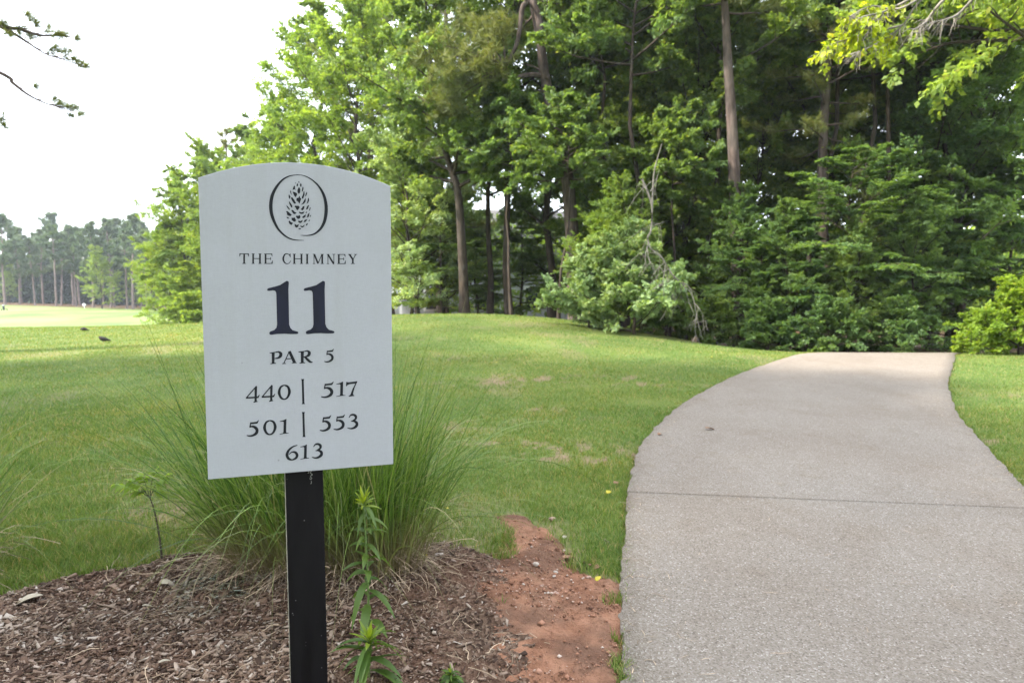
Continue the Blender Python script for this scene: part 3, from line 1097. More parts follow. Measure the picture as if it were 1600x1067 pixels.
def D7(b):
    poly(INK, [b(.08, .0), b(.12, .02), b(.30, .05), b(1.0, .0), b(1.0, .05), b(.80, .40), b(.66, .80), b(.66, .92), b(.76, .99), b(.76, 1.02), b(.28, 1.04), b(.28, 1.0), b(.42, .92), b(.58, .56), b(.84, .16), b(.32, .19), b(.16, .25), b(.10, .32), b(.05, .30)])


def D3(b):
    penb(b, [(.18, .22), (.34, .06), (.60, .05), (.78, .18), (.74, .34), (.48, .46)], [.05, .09, .13, .20, .15, .06], 24)
    penb(b, [(.36, .475), (.62, .48), (.84, .60), (.86, .76), (.66, .91), (.36, .965), (.04, .90)], [.05, .11, .20, .22, .15, .09, .04], 26)


def D6(b):
    penb(b, [(.92, .03), (.56, .12), (.24, .34), (.11, .62), (.22, .86), (.50, .965), (.80, .86), (.89, .68), (.76, .50), (.50, .46), (.26, .60)], [.04, .09, .15, .21, .17, .07, .15, .20, .15, .07, .05], 48)


# PAR 5
b = box_(c4, 296, 410, 55, 163)
poly(INK, [b(.0, .04), b(.50, .0), b(.50, .06), b(.40, .08), b(.38, .9), b(.52, .94), b(.52, .99), b(.05, 1.0), b(.05, .95), b(.18, .91), b(.16, .12), b(.0, .09)])
penb(b, [(.36, .06), (.70, .02), (.88, .18), (.84, .40), (.64, .53), (.36, .56)], [.06, .12, .22, .22, .13, .06], 24)
b = box_(c4, 408, 540, 48, 160)
penb(b, [(.50, .02), (.12, .97)], [.06, .06], 4, False)
penb(b, [(.50, .02), (.86, .97)], [.17, .19], 4, False)
penb(b, [(.26, .62), (.72, .62)], [.07, .07], 4, False)
penb(b, [(.0, .98), (.27, .98)], [.05, .05], 4, False)
penb(b, [(.66, .985), (1.0, .985)], [.05, .05], 4, False)
b = box_(c4, 556, 684, 46, 158)
poly(INK, [b(.0, .02), b(.48, .0), b(.48, .06), b(.38, .08), b(.36, .9), b(.48, .94), b(.48, .99), b(.06, 1.0), b(.06, .95), b(.17, .91), b(.16, .12), b(.0, .08)])
penb(b, [(.34, .06), (.62, .02), (.76, .16), (.72, .36), (.56, .46), (.34, .50)], [.06, .11, .19, .19, .12, .06], 24)
penb(b, [(.44, .48), (.66, .74), (.84, .92), (1.0, .95)], [.12, .17, .14, .05], 16)
LINES.append(('par_text', INK))
INK = MB()
D5(box_(c4, 786, 876, 30, 148))
LINES.append(('par_number', INK))
INK = MB()
D4(box_(c4, 82, 204, 366, 508))
D4(box_(c4, 224, 344, 357, 500))
D0(box_(c4, 370, 486, 350, 487))
LINES.append(('yardage', INK))
INK = MB()
D5(box_(c4, 758, 874, 325, 466))
D1(box_(c4, 892, 980, 324, 455))
D7(box_(c4, 978, 1086, 322, 452))
LINES.append(('yardage', INK))
INK = MB()
D5(box_(c4, 87, 200, 672, 815))
D0(box_(c4, 238, 358, 668, 804))
D1(box_(c4, 382, 468, 660, 795))
LINES.append(('yardage', INK))
INK = MB()
D5(box_(c4, 746, 852, 626, 768))
D5(box_(c4, 870, 976, 620, 757))
D3(box_(c4, 992, 1096, 616, 750))
LINES.append(('yardage', INK))
INK = MB()
D6(box_(c4, 440, 556, 894, 1032))
D1(box_(c4, 568, 652, 890, 1020))
D3(box_(c4, 672, 778, 880, 1014))
LINES.append(('yardage', INK))
for (x0, y0, x1, y1) in ((594, 300, 600, 526), (600, 597, 606, 822)):
    INK = MB()
    LINES.append(('divider_bar', INK))
    poly(INK, [c4(x0 - 14, y0), c4(x0 + 14, y0), c4(x0 + 9, y0 + 14), c4(x1 + 9, y1 - 14), c4(x1 + 14, y1), c4(x1 - 14, y1), c4(x1 - 9, y1 - 14), c4(x0 - 9, y0 + 14)])

t = NT("sign_ink")
t.out(t.ramp(t.noise(t.coord(), 60, 3), [(0.3, (0.003, 0.004, 0.008)), (0.7, (0.006, 0.007, 0.013))]), 0.5, 0.3)
M['ink'] = t.m
t = NT("sign_navy")
t.out(t.ramp(t.noise(t.coord(), 25, 4, 0.6, 0, (1, 1, 0.3)), [(0.35, (0.004, 0.005, 0.014)), (0.68, (0.008, 0.009, 0.032))]), 0.5, 0.3)
M['navy'] = t.m
for nm_, mb_ in LINES:
    mb_.build(nm_, M['ink'], panel)
NAVY.build("hole_number", M['navy'], panel)
# emblem: a pinecone inside two open brush arcs
EM = MB()
pen(EM, c3, [(545, 80), (460, 78), (370, 95), (280, 145), (195, 245), (135, 370), (117, 520), (140, 660), (215, 820), (320, 925), (430, 975), (580, 986)], [2, 8, 14, 22, 32, 42, 44, 38, 26, 20, 14, 3], 60)
pen(EM, c3, [(420, 80), (500, 74), (590, 92), (690, 145), (780, 230), (850, 350), (882, 480), (884, 600), (862, 720), (810, 820), (730, 890), (640, 915), (528, 914)], [2, 5, 9, 14, 22, 32, 40, 42, 38, 30, 20, 12, 3], 60)
scales = [[(506, 163), (516, 178), (510, 190), (498, 178)], [(458, 180), (464, 188), (458, 202), (454, 190)], [(486, 190), (498, 212), (490, 234), (474, 236), (476, 212)], [(532, 188), (546, 212), (540, 245), (528, 240), (520, 218)],
          [(442, 222), (456, 240), (452, 262), (466, 288), (446, 276), (420, 286), (426, 256)], [(512, 246), (528, 280), (524, 320), (508, 342), (488, 318), (486, 290), (500, 256)], [(562, 232), (572, 262), (560, 306), (546, 308), (552, 270)],
          [(388, 286), (398, 306), (400, 334), (412, 356), (398, 346), (384, 312)], [(420, 308), (446, 314), (478, 330), (482, 352), (462, 388), (446, 372), (430, 340)], [(584, 306), (586, 350), (570, 398), (552, 410), (546, 390), (566, 340), (572, 306)],
          [(616, 308), (622, 332), (606, 372), (594, 376), (602, 338)], [(374, 348), (384, 372), (392, 374), (378, 414), (366, 390), (364, 358)], [(412, 384), (442, 420), (468, 472), (442, 478), (424, 454), (404, 420), (396, 392)],
          [(514, 364), (526, 396), (540, 406), (530, 436), (514, 478), (494, 446), (470, 432), (476, 396), (498, 396)], [(604, 394), (600, 446), (578, 476), (532, 494), (560, 466), (582, 424)], [(644, 392), (650, 428), (636, 462), (612, 480), (626, 442), (634, 400)],
          [(368, 436), (396, 472), (416, 506), (414, 534), (396, 522), (372, 472)], [(460, 502), (484, 508), (496, 500), (520, 526), (490, 568), (472, 556), (464, 534), (444, 514)], [(560, 514), (586, 506), (580, 544), (558, 570), (530, 554), (548, 538)],
          [(634, 496), (648, 498), (634, 548), (604, 560), (618, 520)], [(332, 492), (360, 520), (384, 556), (372, 562), (344, 528)], [(662, 522), (670, 532), (660, 570), (646, 576)],
          [(340, 576), (366, 592), (390, 614), (410, 632), (392, 648), (364, 644), (340, 628), (342, 604), (328, 588)], [(410, 560), (434, 572), (448, 590), (478, 602), (452, 622), (430, 616), (402, 574)], [(510, 586), (540, 596), (586, 584), (570, 614), (536, 620), (508, 602)],
          [(604, 590), (622, 584), (614, 606), (600, 608)], [(470, 640), (498, 646), (512, 632), (530, 652), (522, 680), (494, 690), (466, 660)], [(578, 640), (604, 624), (598, 660), (566, 678), (548, 664)], [(656, 600), (644, 660), (616, 668), (630, 622)],
          [(672, 630), (676, 640), (664, 664), (658, 650)], [(342, 658), (364, 670), (378, 684), (352, 682), (336, 672)], [(404, 672), (432, 672), (446, 664), (468, 704), (456, 728), (430, 722), (406, 700)], [(498, 710), (530, 718), (562, 698), (552, 730), (524, 746), (496, 728)],
          [(590, 700), (626, 690), (612, 716), (586, 734), (572, 726)], [(658, 694), (662, 706), (646, 724), (640, 714)], [(372, 708), (396, 730), (426, 744), (404, 774), (376, 754), (364, 728)], [(446, 752), (474, 772), (508, 762), (496, 796), (474, 810), (450, 792)],
          [(526, 778), (560, 788), (586, 766), (580, 792), (556, 808), (530, 796)], [(604, 762), (634, 744), (626, 768), (606, 784)], [(500, 820), (520, 814), (538, 822), (530, 832), (506, 832)]]
for s_ in scales:
    poly(EM, [c3(*p) for p in s_])
EM.build("pinecone_emblem", M['ink'], panel)
# pale scrape marks on the post
SM = MB()
c9 = crop(400, 720, 3.075)
FYs = FY


def loc3(u, v, off):
    return (u, FY + 0.020 - off, ZB + v)


def pen_post(pts, wid):
    # same pixel mapping, laid on the post's own face (20 mm behind the panel's front)
    Q = spline(np.array(pts, float), 14)
    T = unit(np.gradient(Q, axis=0))
    N_ = np.stack([-T[:, 1], T[:, 0]], -1) * wid / 2
    V = [loc3(*c9(*p), 0.0006) for p in Q + N_] + [loc3(*c9(*p), 0.0006) for p in Q - N_]
    m_ = len(Q)
    SM.add(V, np.array([[k_, k_ + 1, m_ + k_ + 1, m_ + k_] for k_ in range(m_ - 1)]))


pen_post([(268, 56), (262, 66), (272, 74), (262, 82)], 2.6)
pen_post([(262, 86), (270, 92), (264, 98), (260, 92)], 2.2)
pen_post([(266, 104), (268, 112), (264, 120)], 2.2)
pen_post([(252, 58), (256, 64), (250, 68)], 2.0)
SM.build("scuff_mark", plain("scuff_chalk", (0.30, 0.29, 0.28), 0.9, 0.1, 0.4, 300), post)

# ------------------------------------------------------------------ foreground plants
def lance_leaf(mb, p, d, L, wd_, droop, r, fold=0.25):
    """one lanceolate leaf: 2 x n strip folded along the midrib"""
    n_ = 8
    ts = np.linspace(0, 1, n_)
    d = unit(np.asarray(d, float))
    hz = unit(np.array([d[0], d[1], 0]) + 1e-6)
    P_ = np.asarray(p)[None] + d[None] * (L * ts)[:, None]
    P_[:, 2] -= droop * L * ts ** 2
    side = unit(np.cross(d, np.array([0, 0, 1.0])) + r.normal(0, .25, 3))
    T = unit(np.gradient(P_, axis=0))
    nrm = unit(np.cross(side[None], T))
    wp = wd_ * np.sin(np.clip(ts * 0.93 + 0.07, 0, 1) ** 0.8 * math.pi) ** 0.8 * 0.5
    wp[-1] = 0.0005
    Lf = P_ + side * wp[:, None] + nrm * (wp * fold)[:, None]
    Rt = P_ - side * wp[:, None] + nrm * (wp * fold)[:, None]
    V = np.concatenate([Lf, P_, Rt])
    F = []
    for q_ in range(n_ - 1):
        F += [[q_, q_ + 1, n_ + q_ + 1, n_ + q_], [n_ + q_, n_ + q_ + 1, 2 * n_ + q_ + 1, 2 * n_ + q_]]
    mb.add(V, np.array(F))


M['weed_leaf'] = leaf_mat("weed_leaf", (0.048, 0.095, 0.020), (0.085, 0.15, 0.030), None, 0.4, 0.45, 0.4, 6.0, 1.3)
M['weed_tip'] = leaf_mat("weed_tip_leaf", (0.12, 0.19, 0.024), (0.19, 0.26, 0.03), None, 0.45, 0.45, 0.4, 6.0, 1.2)
M['stem_green'] = plain("stem_green", (0.12, 0.18, 0.05), 0.6, 0.3)
M['stem_brown'] = plain("stem_brown", (0.055, 0.045, 0.03), 0.7, 0.3)


def weed(name, base, Hh, nleaf, leafL, label, seed, lean=(0, 0), tip=10, low=0.12):
    r = R(seed)
    rt = empty(name, tuple(base))
    ts = np.linspace(0, 1, 8)
    pts = np.stack([lean[0] * ts ** 2, lean[1] * ts ** 2, Hh * ts], -1)
    st = MB()
    st.tube(pts, 0.0055 * (1 - 0.55 * ts) * (Hh / .55) ** .5, 8)
    st.build("stem", M['stem_green'], rt, True)
    lv = MB()
    for q_ in range(nleaf):
        f = low + (0.97 - low) * (max(q_ + r.uniform(-.3, .3), 0) / nleaf) ** .72
        a = q_ * 2.4 + r.normal(0, .3)
        p = np.array([np.interp(f, ts, pts[:, k_]) for k_ in range(3)])
        el = r.uniform(0.1, 0.7)
        L = leafL * r.uniform(.75, 1.2) * (1.05 - 0.35 * f)
        lance_leaf(lv, p, (math.cos(a), math.sin(a), el), L, L * r.uniform(.20, .29) * (1.15 - .45 * f), r.uniform(.3, 1.15), r)
    lv.build("leaves", M['weed_leaf'], rt, True)
    tp = MB()
    for q_ in range(tip):
        a = q_ * 2.4
        f = q_ / tip
        lance_leaf(tp, pts[-1] - np.array([0, 0, 0.03 * (1 - f)]), (math.cos(a), math.sin(a), 0.35 + 1.9 * f), leafL * r.uniform(.35, .6), leafL * .10, .45 * (1 - f), r)
    tp.build("tip_leaves", M['weed_tip'], rt, True)
    return tag(rt, label, "weed", "leafy weeds in the mulch bed")


b1 = gnd(577, 996)
weed("weed_plant", b1, 0.545, 32, 0.135, "tall single-stemmed weed with narrow leaves and yellow-green tip beside the post", 3, (-0.012, 0.0), 18)
b2 = np.array([*at(578, 1100, 2.22)[:2], 0.0])
b2[2] = h(b2[0], b2[1])
weed("weed_plant", b2, 0.17, 20, 0.16, "short bushy weed in front of the tall weed at the photo's lower edge", 8, (0.0, 0.0), 12, .3)
b3 = gnd(705, 1075)
weed("weed_plant", b3, 0.06, 22, 0.075, "smallest dark green rosette weed on bare soil, between post and clay", 9, (0.0, 0.0), 9, .3)

# tree seedling at the bed's edge
base = gnd(254, 882)
rt = empty("tree_seedling", tuple(base))
tag(rt, "thin dark-stemmed tree seedling with light green leaflets at the lawn edge", "seedling")
r = R(14)
tip = at(232, 772, base[1]) - base
st = MB()
stp = spline(np.array([[0, 0, -.02], tip * 0.4 + np.array([.012, 0, 0]), tip * .78 + np.array([0.012, 0, 0]), tip]), 12)
st.tube(stp, np.linspace(0.0055, 0.0028, 12), 7)
ends = []
for (px, py) in ((185, 757), (205, 752), (222, 745), (243, 738), (258, 745), (215, 768), (250, 768)):
    e = at(px, py, base[1] + r.uniform(-.08, .08)) - base
    m_ = stp[-1] * .55 + e * .45 + np.array([0, 0, .012])
    st.tube(spline(np.array([stp[-2], m_, e]), 6), np.linspace(.0022, .0009, 6), 5)
    ends.append((m_, e))
st.build("stem", M['stem_brown'], rt, True)
lv = MB()
for m_, e in ends:
    ax = unit(e - stp[-1])
    for q_ in np.linspace(0.15, 1, 5):
        p = m_ * (1 - q_) + e * q_
        for s_ in (-1, 1):
            lance_leaf(lv, p, ax * .5 + np.cross(ax, [0, 0, 1]) * s_ + np.array([r.normal(0, .2), r.normal(0, .2), -.25 + r.normal(0, .2)]), r.uniform(.035, .055), .024, .5, r, .3)
    lance_leaf(lv, e, ax, .05, .026, .5, r)
lv.build("leaves", M['leaf_lime'], rt, True)


# ornamental grass fountains
def fountain(name, c, rx, ry, n_, Lm, label, seed, spread=1.0, dirbias=None, brown=1500):
    r = R(seed)
    rt = empty(name, (c[0], c[1], h(c[0], c[1])))
    a = r.uniform(0, 6.283, n_)
    q_ = np.sqrt(r.uniform(0, 1, n_))
    P0 = np.stack([rx * q_ * np.cos(a), ry * q_ * np.sin(a), np.zeros(n_) - 0.01], -1)
    outw = unit(np.stack([np.cos(a), np.sin(a), 0 * a], -1) * q_[:, None] + r.normal(0, .35, (n_, 3)) * np.array([1, 1, 0]))
    ang_ = np.abs(r.normal(0, 0.17, n_)) + 0.34 * q_ * r.uniform(.3, 1.15, n_) * spread
    D = unit(outw * np.sin(ang_)[:, None] + np.array([0, 0, 1.0]) * np.cos(ang_)[:, None])
    L = Lm * r.uniform(.55, 1.12, n_)
    droop = np.clip(r.gamma(2.0, 0.13, n_) + 0.75 * np.maximum(ang_ - .22, 0), 0.02, 0.95)
    wild = (r.uniform(0, 1, n_) < .08) & (outw[:, 1] > -.15)
    L = np.where(wild, L * 1.18, L)
    a2 = np.clip(ang_ + r.uniform(.15, .45, n_), 0, 1.0)
    D = np.where(wild[:, None], unit(outw * np.sin(a2)[:, None] + np.array([0, 0, 1.0]) * np.cos(a2)[:, None]), D)
    droop = np.where(wild, r.uniform(.45, .85, n_), droop)
    wid = r.uniform(0.0034, 0.0062, n_)
    V, F = ribbon_set(P0, D, L, wid, droop, 12, r, 0.5)
    mesh("green_blades", V, F, M['orn'], rt, True)
    # dead straw at the base
    a = r.uniform(0, 6.283, brown)
    q_ = np.sqrt(r.uniform(0, 1, brown))
    P0 = np.stack([rx * 1.02 * q_ * np.cos(a), ry * 1.02 * q_ * np.sin(a), np.zeros(brown)], -1)
    D = unit(np.stack([np.cos(a) * q_ + r.normal(0, .4, brown), np.sin(a) * q_ + r.normal(0, .4, brown), r.uniform(.15, 2.0, brown)], -1))
    V, F = ribbon_set(P0, D, r.uniform(.10, .42, brown), r.uniform(.0020, .0040, brown), r.uniform(.3, 1.1, brown), 8, r, .6, False, 0.14)
    V[:, 2] = np.maximum(V[:, 2], 0.006)
    mesh("dead_thatch", V, F, M['straw'], rt, True)
    return tag(rt, label, "ornamental grass", "ornamental grass clumps")


t = NT("fountain_grass_blade")
geo = t.n("ShaderNodeNewGeometry")
c = t.ramp(geo.outputs["Random Per Island"], [(0.0, (0.028, 0.072, 0.012)), (0.4, (0.080, 0.158, 0.024)), (0.85, (0.18, 0.265, 0.052)), (0.97, (0.24, 0.26, 0.12)), (1.0, (0.36, 0.30, 0.16))])
sx_ = t.n("ShaderNodeSeparateXYZ")
t.l(t.coord("Object"), sx_.inputs[0])
c = t.mix(t.rng(sx_.outputs[2], 0.06, 0.36, 0.9, 0.0), c, (0.20, 0.15, 0.085))
t.out(c, 0.45, 0.4, None, 0.3, t.mix(1.0, c, (1.3, 1.25, 0.6), 'MULTIPLY'))
M['orn'] = t.m
fountain("ornamental_grass", (-0.98, 3.24, 0), 0.40, 0.24, 1800, 1.42, "large arching ornamental grass clump directly behind the white sign", 21)
fountain("ornamental_grass", (-0.63, 3.12, 0), 0.20, 0.17, 620, 1.36, "upright ornamental grass clump right of the black post, behind the tall weed", 23, .55, None, 500)
fountain("ornamental_grass", (-2.72, 2.95, 0), 0.26, 0.24, 430, 1.32, "ornamental grass clump cut by the photo's left edge, arching over the lawn", 22, 1.0, None, 420)

# ------------------------------------------------------------------ trees
def rand_unit(r, n):
    return unit(r.normal(0, 1, (n, 3)))


def leaf_cards(C, D, Nn, L, W, fold=0.25):
    """diamond leaves; C base, D axis, Nn normal"""
    D = unit(D)
    Sd = unit(np.cross(Nn, D))
    Nn = np.cross(D, Sd)
    b = C
    m_ = C + D * (L * 0.45)[:, None]
    l_ = m_ + Sd * (W * .5)[:, None] + Nn * (W * fold * .5)[:, None]
    r_ = m_ - Sd * (W * .5)[:, None] + Nn * (W * fold * .5)[:, None]
    t_ = C + D * L[:, None]
    V = np.stack([b, r_, t_, l_], 1).reshape(-1, 3)
    F = np.arange(len(C))[:, None] * 4 + np.array([[0, 1, 2, 3]])
    return V, F


def spray(r, TP, TD, TL, m, leaf, layered, drop=0.15, wr=0.55):
    """leaves along twigs: TP start, TD direction, TL length"""
    n_ = len(TP)
    up = unit(np.array([0, 0, 1.0]) + r.normal(0, 0.18 if layered else 0.6, (n_, 3)))
    sd = unit(np.cross(TD, up))
    s_ = r.uniform(0.05, 1.0, (n_, m))
    sg_ = r.choice([-1, 1], (n_, m))
    C = TP[:, None] + TD[:, None] * (TL[:, None] * s_)[..., None] + sd[:, None] * (sg_ * r.uniform(0, .10, (n_, m)) * TL[:, None])[..., None]
    C = C + r.normal(0, 0.03 if layered else 0.06, (n_, m, 3)) * TL[:, None, None]
    D = TD[:, None] * 0.55 + sd[:, None] * (sg_ * r.uniform(.4, 1.2, (n_, m)))[..., None] + r.normal(0, .3, (n_, m, 3))
    D[..., 2] -= drop
    Nn = up[:, None] + r.normal(0, .25 if layered else .45, (n_, m, 3))
    L = leaf * r.uniform(.65, 1.25, (n_, m))
    return leaf_cards(C.reshape(-1, 3), D.reshape(-1, 3), unit(Nn.reshape(-1, 3)), L.ravel(), (L * r.uniform(wr * .8, wr * 1.2, (n_, m))).ravel())


def limb_path(p, d, L, bend, r, n_=6, jit=0.05):
    ts = np.linspace(0, 1, n_)
    P_ = p[None] + d[None] * (L * ts)[:, None]
    P_[:, 2] += bend * L * ts ** 2
    P_[1:] += np.cumsum(r.normal(0, jit * L / n_, (n_ - 1, 3)), 0)
    return P_


def lerp_path(P_, s_):
    x = s_ * (len(P_) - 1)
    i_ = min(int(x), len(P_) - 2)
    return P_[i_] * (1 - (x - i_)) + P_[i_ + 1] * (x - i_), unit(P_[i_ + 1] - P_[i_])


def broadleaf(seed, Hh, hb, Rr_, nl, leaf, m, trunk_r, layered=False, trunk_pts=None, ns=7, nt_=6, shape='tall', lpe=(10, 55), droop=0.0, asym=None, wr=.55):
    """returns (trunk V,F), (crown V,F)"""
    r = R(seed)
    tb = MB()
    if trunk_pts is None:
        n_ = 9
        ts = np.linspace(0, 1, n_)
        T = np.stack([np.zeros(n_), np.zeros(n_), Hh * (0.93 if layered else 0.82) * ts], -1)
        T[1:, :2] += np.cumsum(r.normal(0, Hh * 0.011, (n_ - 1, 2)), 0)
        T[0, 2] = -0.3
    else:
        T = spline(np.array(trunk_pts, float), 14)
    nT = len(T)
    rt_ = trunk_r * (1 - 0.86 * np.linspace(0, 1, nT) ** 0.9)
    rt_[0] *= 1.35
    tb.tube(T, rt_, 10)
    TP, TD, TL = [], [], []
    for q_ in range(nl):
        u = (q_ + r.uniform(0, 1)) / nl
        hz = hb + (Hh - hb) * u ** 0.92
        s_ = min(hz / (Hh * 0.94), 0.995) if layered else min((hb + (Hh * .82 - hb) * u ** .92) / (Hh * .82), .995)
        p, _ = lerp_path(T, s_)
        a = q_ * 2.399 + r.normal(0, .35)
        if shape == 'tall':
            prof = (0.55 + 0.45 * min(1, u * 2.6)) * max(0.34, (1 - u ** 3.0)) ** .75
        elif shape == 'dome':
            prof = max(0.42, 1 - u ** 3) ** .6
        else:
            prof = 1 - 0.75 * u
        L = Rr_ * prof * r.uniform(.65, 1.18)
        if asym is not None:
            L *= 1 + asym[2] * (math.cos(a) * asym[0] + math.sin(a) * asym[1])
        el = math.radians(lpe[0] + (lpe[1] - lpe[0]) * u + r.normal(0, 9))
        d = np.array([math.cos(a) * math.cos(el), math.sin(a) * math.cos(el), math.sin(el)])
        Pl = limb_path(p, d, L, (-0.10 if layered else -0.05 + .22 * (1 - u)) - droop, r)
        tb.tube(Pl, np.linspace(max(.018, trunk_r * .36 * (1.1 - u)), .008, len(Pl)), 5)
        for k_ in range(ns):
            s2 = 0.22 + 0.78 * (k_ + r.uniform(0, 1)) / ns
            p2, d2 = lerp_path(Pl, min(s2, .999))
            sd = unit(np.cross(d2, [0, 0, 1.0]))
            sgn = 1 if k_ % 2 else -1
            v_ = r.normal(0, .12 if layered else .75)
            dd_ = unit(d2 * r.uniform(.5, 1.1) + sd * sgn * r.uniform(.6, 1.2) + np.array([0, 0, v_ + (0 if layered else .15)]))
            L2 = L * r.uniform(.22, .42) * (1.25 - .6 * s2)
            L2 = max(L2, .35)
            Ps = limb_path(p2, dd_, L2, -0.12 if layered else r.uniform(-.25, .15), r, 4)
            tb.tube(Ps, np.linspace(.014, .005, 4), 3)
            for z_ in range(nt_):
                s3 = 0.15 + .85 * (z_ + r.uniform(0, 1)) / nt_
                p3, d3 = lerp_path(Ps, min(s3, .999))
                sd3 = unit(np.cross(d3, [0, 0, 1.0]))
                sg3 = 1 if z_ % 2 else -1
                d4 = unit(d3 + sd3 * sg3 * r.uniform(.4, 1.1) + np.array([0, 0, r.normal(-.05, .10 if layered else .4)]))
                TP.append(p3)
                TD.append(d4)
                TL.append(max(.22, L2 * r.uniform(.35, .65)))
    TP, TD, TL = np.array(TP), np.array(TD), np.array(TL)
    V, F = spray(r, TP, TD, TL, m, leaf, layered, wr=wr)
    return tb, (V, F)


def pine(seed, Hh, hb, Rr_, nl, needle, nn, trunk_r, trunk_pts=None, ns=5, nw=0.012, tw=4, up=0.15, asym=None):
    r = R(seed)
    tb = MB()
    n_ = 12
    if trunk_pts is None:
        ts = np.linspace(0, 1, n_)
        T = np.stack([np.zeros(n_), np.zeros(n_), Hh * ts], -1)
        T[1:, :2] += np.cumsum(r.normal(0, Hh * .005, (n_ - 1, 2)), 0)
        T[0, 2] = -0.4
    else:
        T = spline(np.array(trunk_pts, float), 24)
    rt_ = trunk_r * (1 - .75 * np.linspace(0, 1, len(T)) ** 1.3)
    tb.tube(T, rt_, 12)
    E, Dn = [], []
    for q_ in range(nl):
        u = (q_ + r.uniform(0, 1)) / nl
        hz = hb + (Hh - hb) * u
        p, _ = lerp_path(T, min(hz / Hh, .995))
        a = q_ * 2.399 + r.normal(0, .4)
        L = Rr_ * (0.45 + .55 * min(1, u * 3)) * max(.18, 1 - u ** 1.8) * r.uniform(.5, 1.2)
        if asym is not None:
            L *= max(.15, 1 + asym[2] * (math.cos(a) * asym[0] + math.sin(a) * asym[1]))
        el = math.radians(-4 + 45 * u + r.normal(0, 8))
        d = np.array([math.cos(a) * math.cos(el), math.sin(a) * math.cos(el), math.sin(el)])
        Pl = limb_path(p, d, L, up * r.uniform(-.6, 1), r, 7, .09)
        tb.tube(Pl, np.linspace(max(.02, trunk_r * .22), .01, 7), 5)
        for k_ in range(ns):
            s2 = .35 + .65 * (k_ + r.uniform(0, 1)) / ns
            p2, d2 = lerp_path(Pl, min(s2, .999))
            sd = unit(np.cross(d2, [0, 0, 1.0]))
            dd_ = unit(d2 + sd * (1 if k_ % 2 else -1) * r.uniform(.3, 1.0) + np.array([0, 0, r.normal(.2, .25)]))
            L2 = max(.35, L * r.uniform(.16, .34))
            Ps = limb_path(p2, dd_, L2, .12, r, 4, .08)
            tb.tube(Ps, np.linspace(.012, .006, 4), 3)
            for z_ in range(tw):
                p3, d3 = lerp_path(Ps, min(.35 + .65 * (z_ + 1) / tw, .999))
                d4 = unit(d3 + r.normal(0, .5, 3) + np.array([0, 0, .25]))
                E.append(p3 + d4 * r.uniform(.05, .22))
                Dn.append(d4)
    E, Dn = np.array(E), np.array(Dn)
    n_ = len(E)
    D = unit(Dn[:, None] * .75 + r.normal(0, .62, (n_, nn, 3)))
    L = needle * r.uniform(.7, 1.2, (n_, nn))
    base = (E[:, None] - Dn[:, None] * (needle * r.uniform(0, .9, (n_, nn)))[..., None])
    sd = unit(np.cross(D, rand_unit(r, n_ * nn).reshape(n_, nn, 3)))
    w_ = nw * r.uniform(.7, 1.3, (n_, nn))[..., None]
    V = np.stack([base - sd * w_ * .5, base + sd * w_ * .5, base + D * L[..., None] + sd * w_ * .3, base + D * L[..., None] - sd * w_ * .3], 2).reshape(-1, 3)
    F = np.arange(n_ * nn)[:, None] * 4 + np.array([[0, 1, 2, 3]])
    return tb, (V, F)


PROTO = {}


def tree_data(key, built, bark, leafm):
    """meshes kept for reuse: (trunk mesh, crown mesh)"""
    tb, (V, F) = built
    a = tb.build("trunk", M[bark], None, True)
    b = mesh("crown", V, F, M[leafm])
    PROTO[key] = (a.data, b.data)
    bpy.data.objects.remove(a)
    bpy.data.objects.remove(b)


def place(key, name, loc, rz, sc, label, cat="tree", group=None, leafm=None, sz=None):
    rt = empty(name, tuple(loc), rz)
    rt.scale = (sc, sc, sz or sc)
    for nm, me_ in zip(("trunk", "crown"), PROTO[key]):
        o_ = bpy.data.objects.new(nm, me_)
        COL.objects.link(o_)
        o_.parent = rt
        if nm == "crown" and leafm:
            o_.material_slots[0].link = 'OBJECT'
            o_.material_slots[0].material = M[leafm]
    return tag(rt, label, cat, group)


def foot(px, Y):
    x = (px - 800) / F_PX * Y / cp * 1.0
    # account for the small pitch: x/Y at ground height
    return np.array([x, Y, float(h(x, Y))])


#            seed  H   hb   R   nl leaf  m  r
tree_data('tall_a', broadleaf(101, 17, 2.2, 4.4, 34, .145, 46, .17, ns=8, lpe=(15, 70)), 'bark_dark', 'leaf_mid')
tree_data('tall_b', broadleaf(102, 19, 3.2, 4.2, 36, .14, 46, .16, ns=8, lpe=(20, 70)), 'bark_dark', 'leaf_mid')
tree_data('tall_c', broadleaf(103, 15, 1.0, 4.4, 36, .145, 46, .15, ns=8, shape='dome', lpe=(15, 75)), 'bark_dark', 'leaf_bright')
tree_data('tall_d', broadleaf(104, 18, 5.0, 3.8, 30, .14, 42, .14, ns=7, lpe=(25, 70)), 'bark_dark', 'leaf_mid')
tree_data('tall_e', broadleaf(105, 14, 5.6, 3.9, 32, .145, 40, .15, ns=8, shape='dome', lpe=(0, 60)), 'bark_dark', 'leaf_bright')
tree_data('pole', broadleaf(107, 16, 8.0, 2.6, 24, .14, 36, .115, ns=7, shape='dome', lpe=(0, 60)), 'bark_dark', 'leaf_mid')
tree_data('slim', broadleaf(106, 8.8, 5.0, 2.1, 22, .13, 40, .07, ns=7, shape='dome', lpe=(0, 60)), 'bark_dark', 'leaf_mid')
tree_data('under_a', broadleaf(111, 6.5, .5, 3.1, 30, .125, 32, .09, True, ns=9, nt_=6, shape='cone', lpe=(0, 35)), 'bark_dark', 'leaf_dark')
tree_data('under_b', broadleaf(112, 8.5, .8, 3.3, 34, .125, 32, .10, True, ns=9, nt_=6, shape='dome', lpe=(-4, 40)), 'bark_dark', 'leaf_dark')
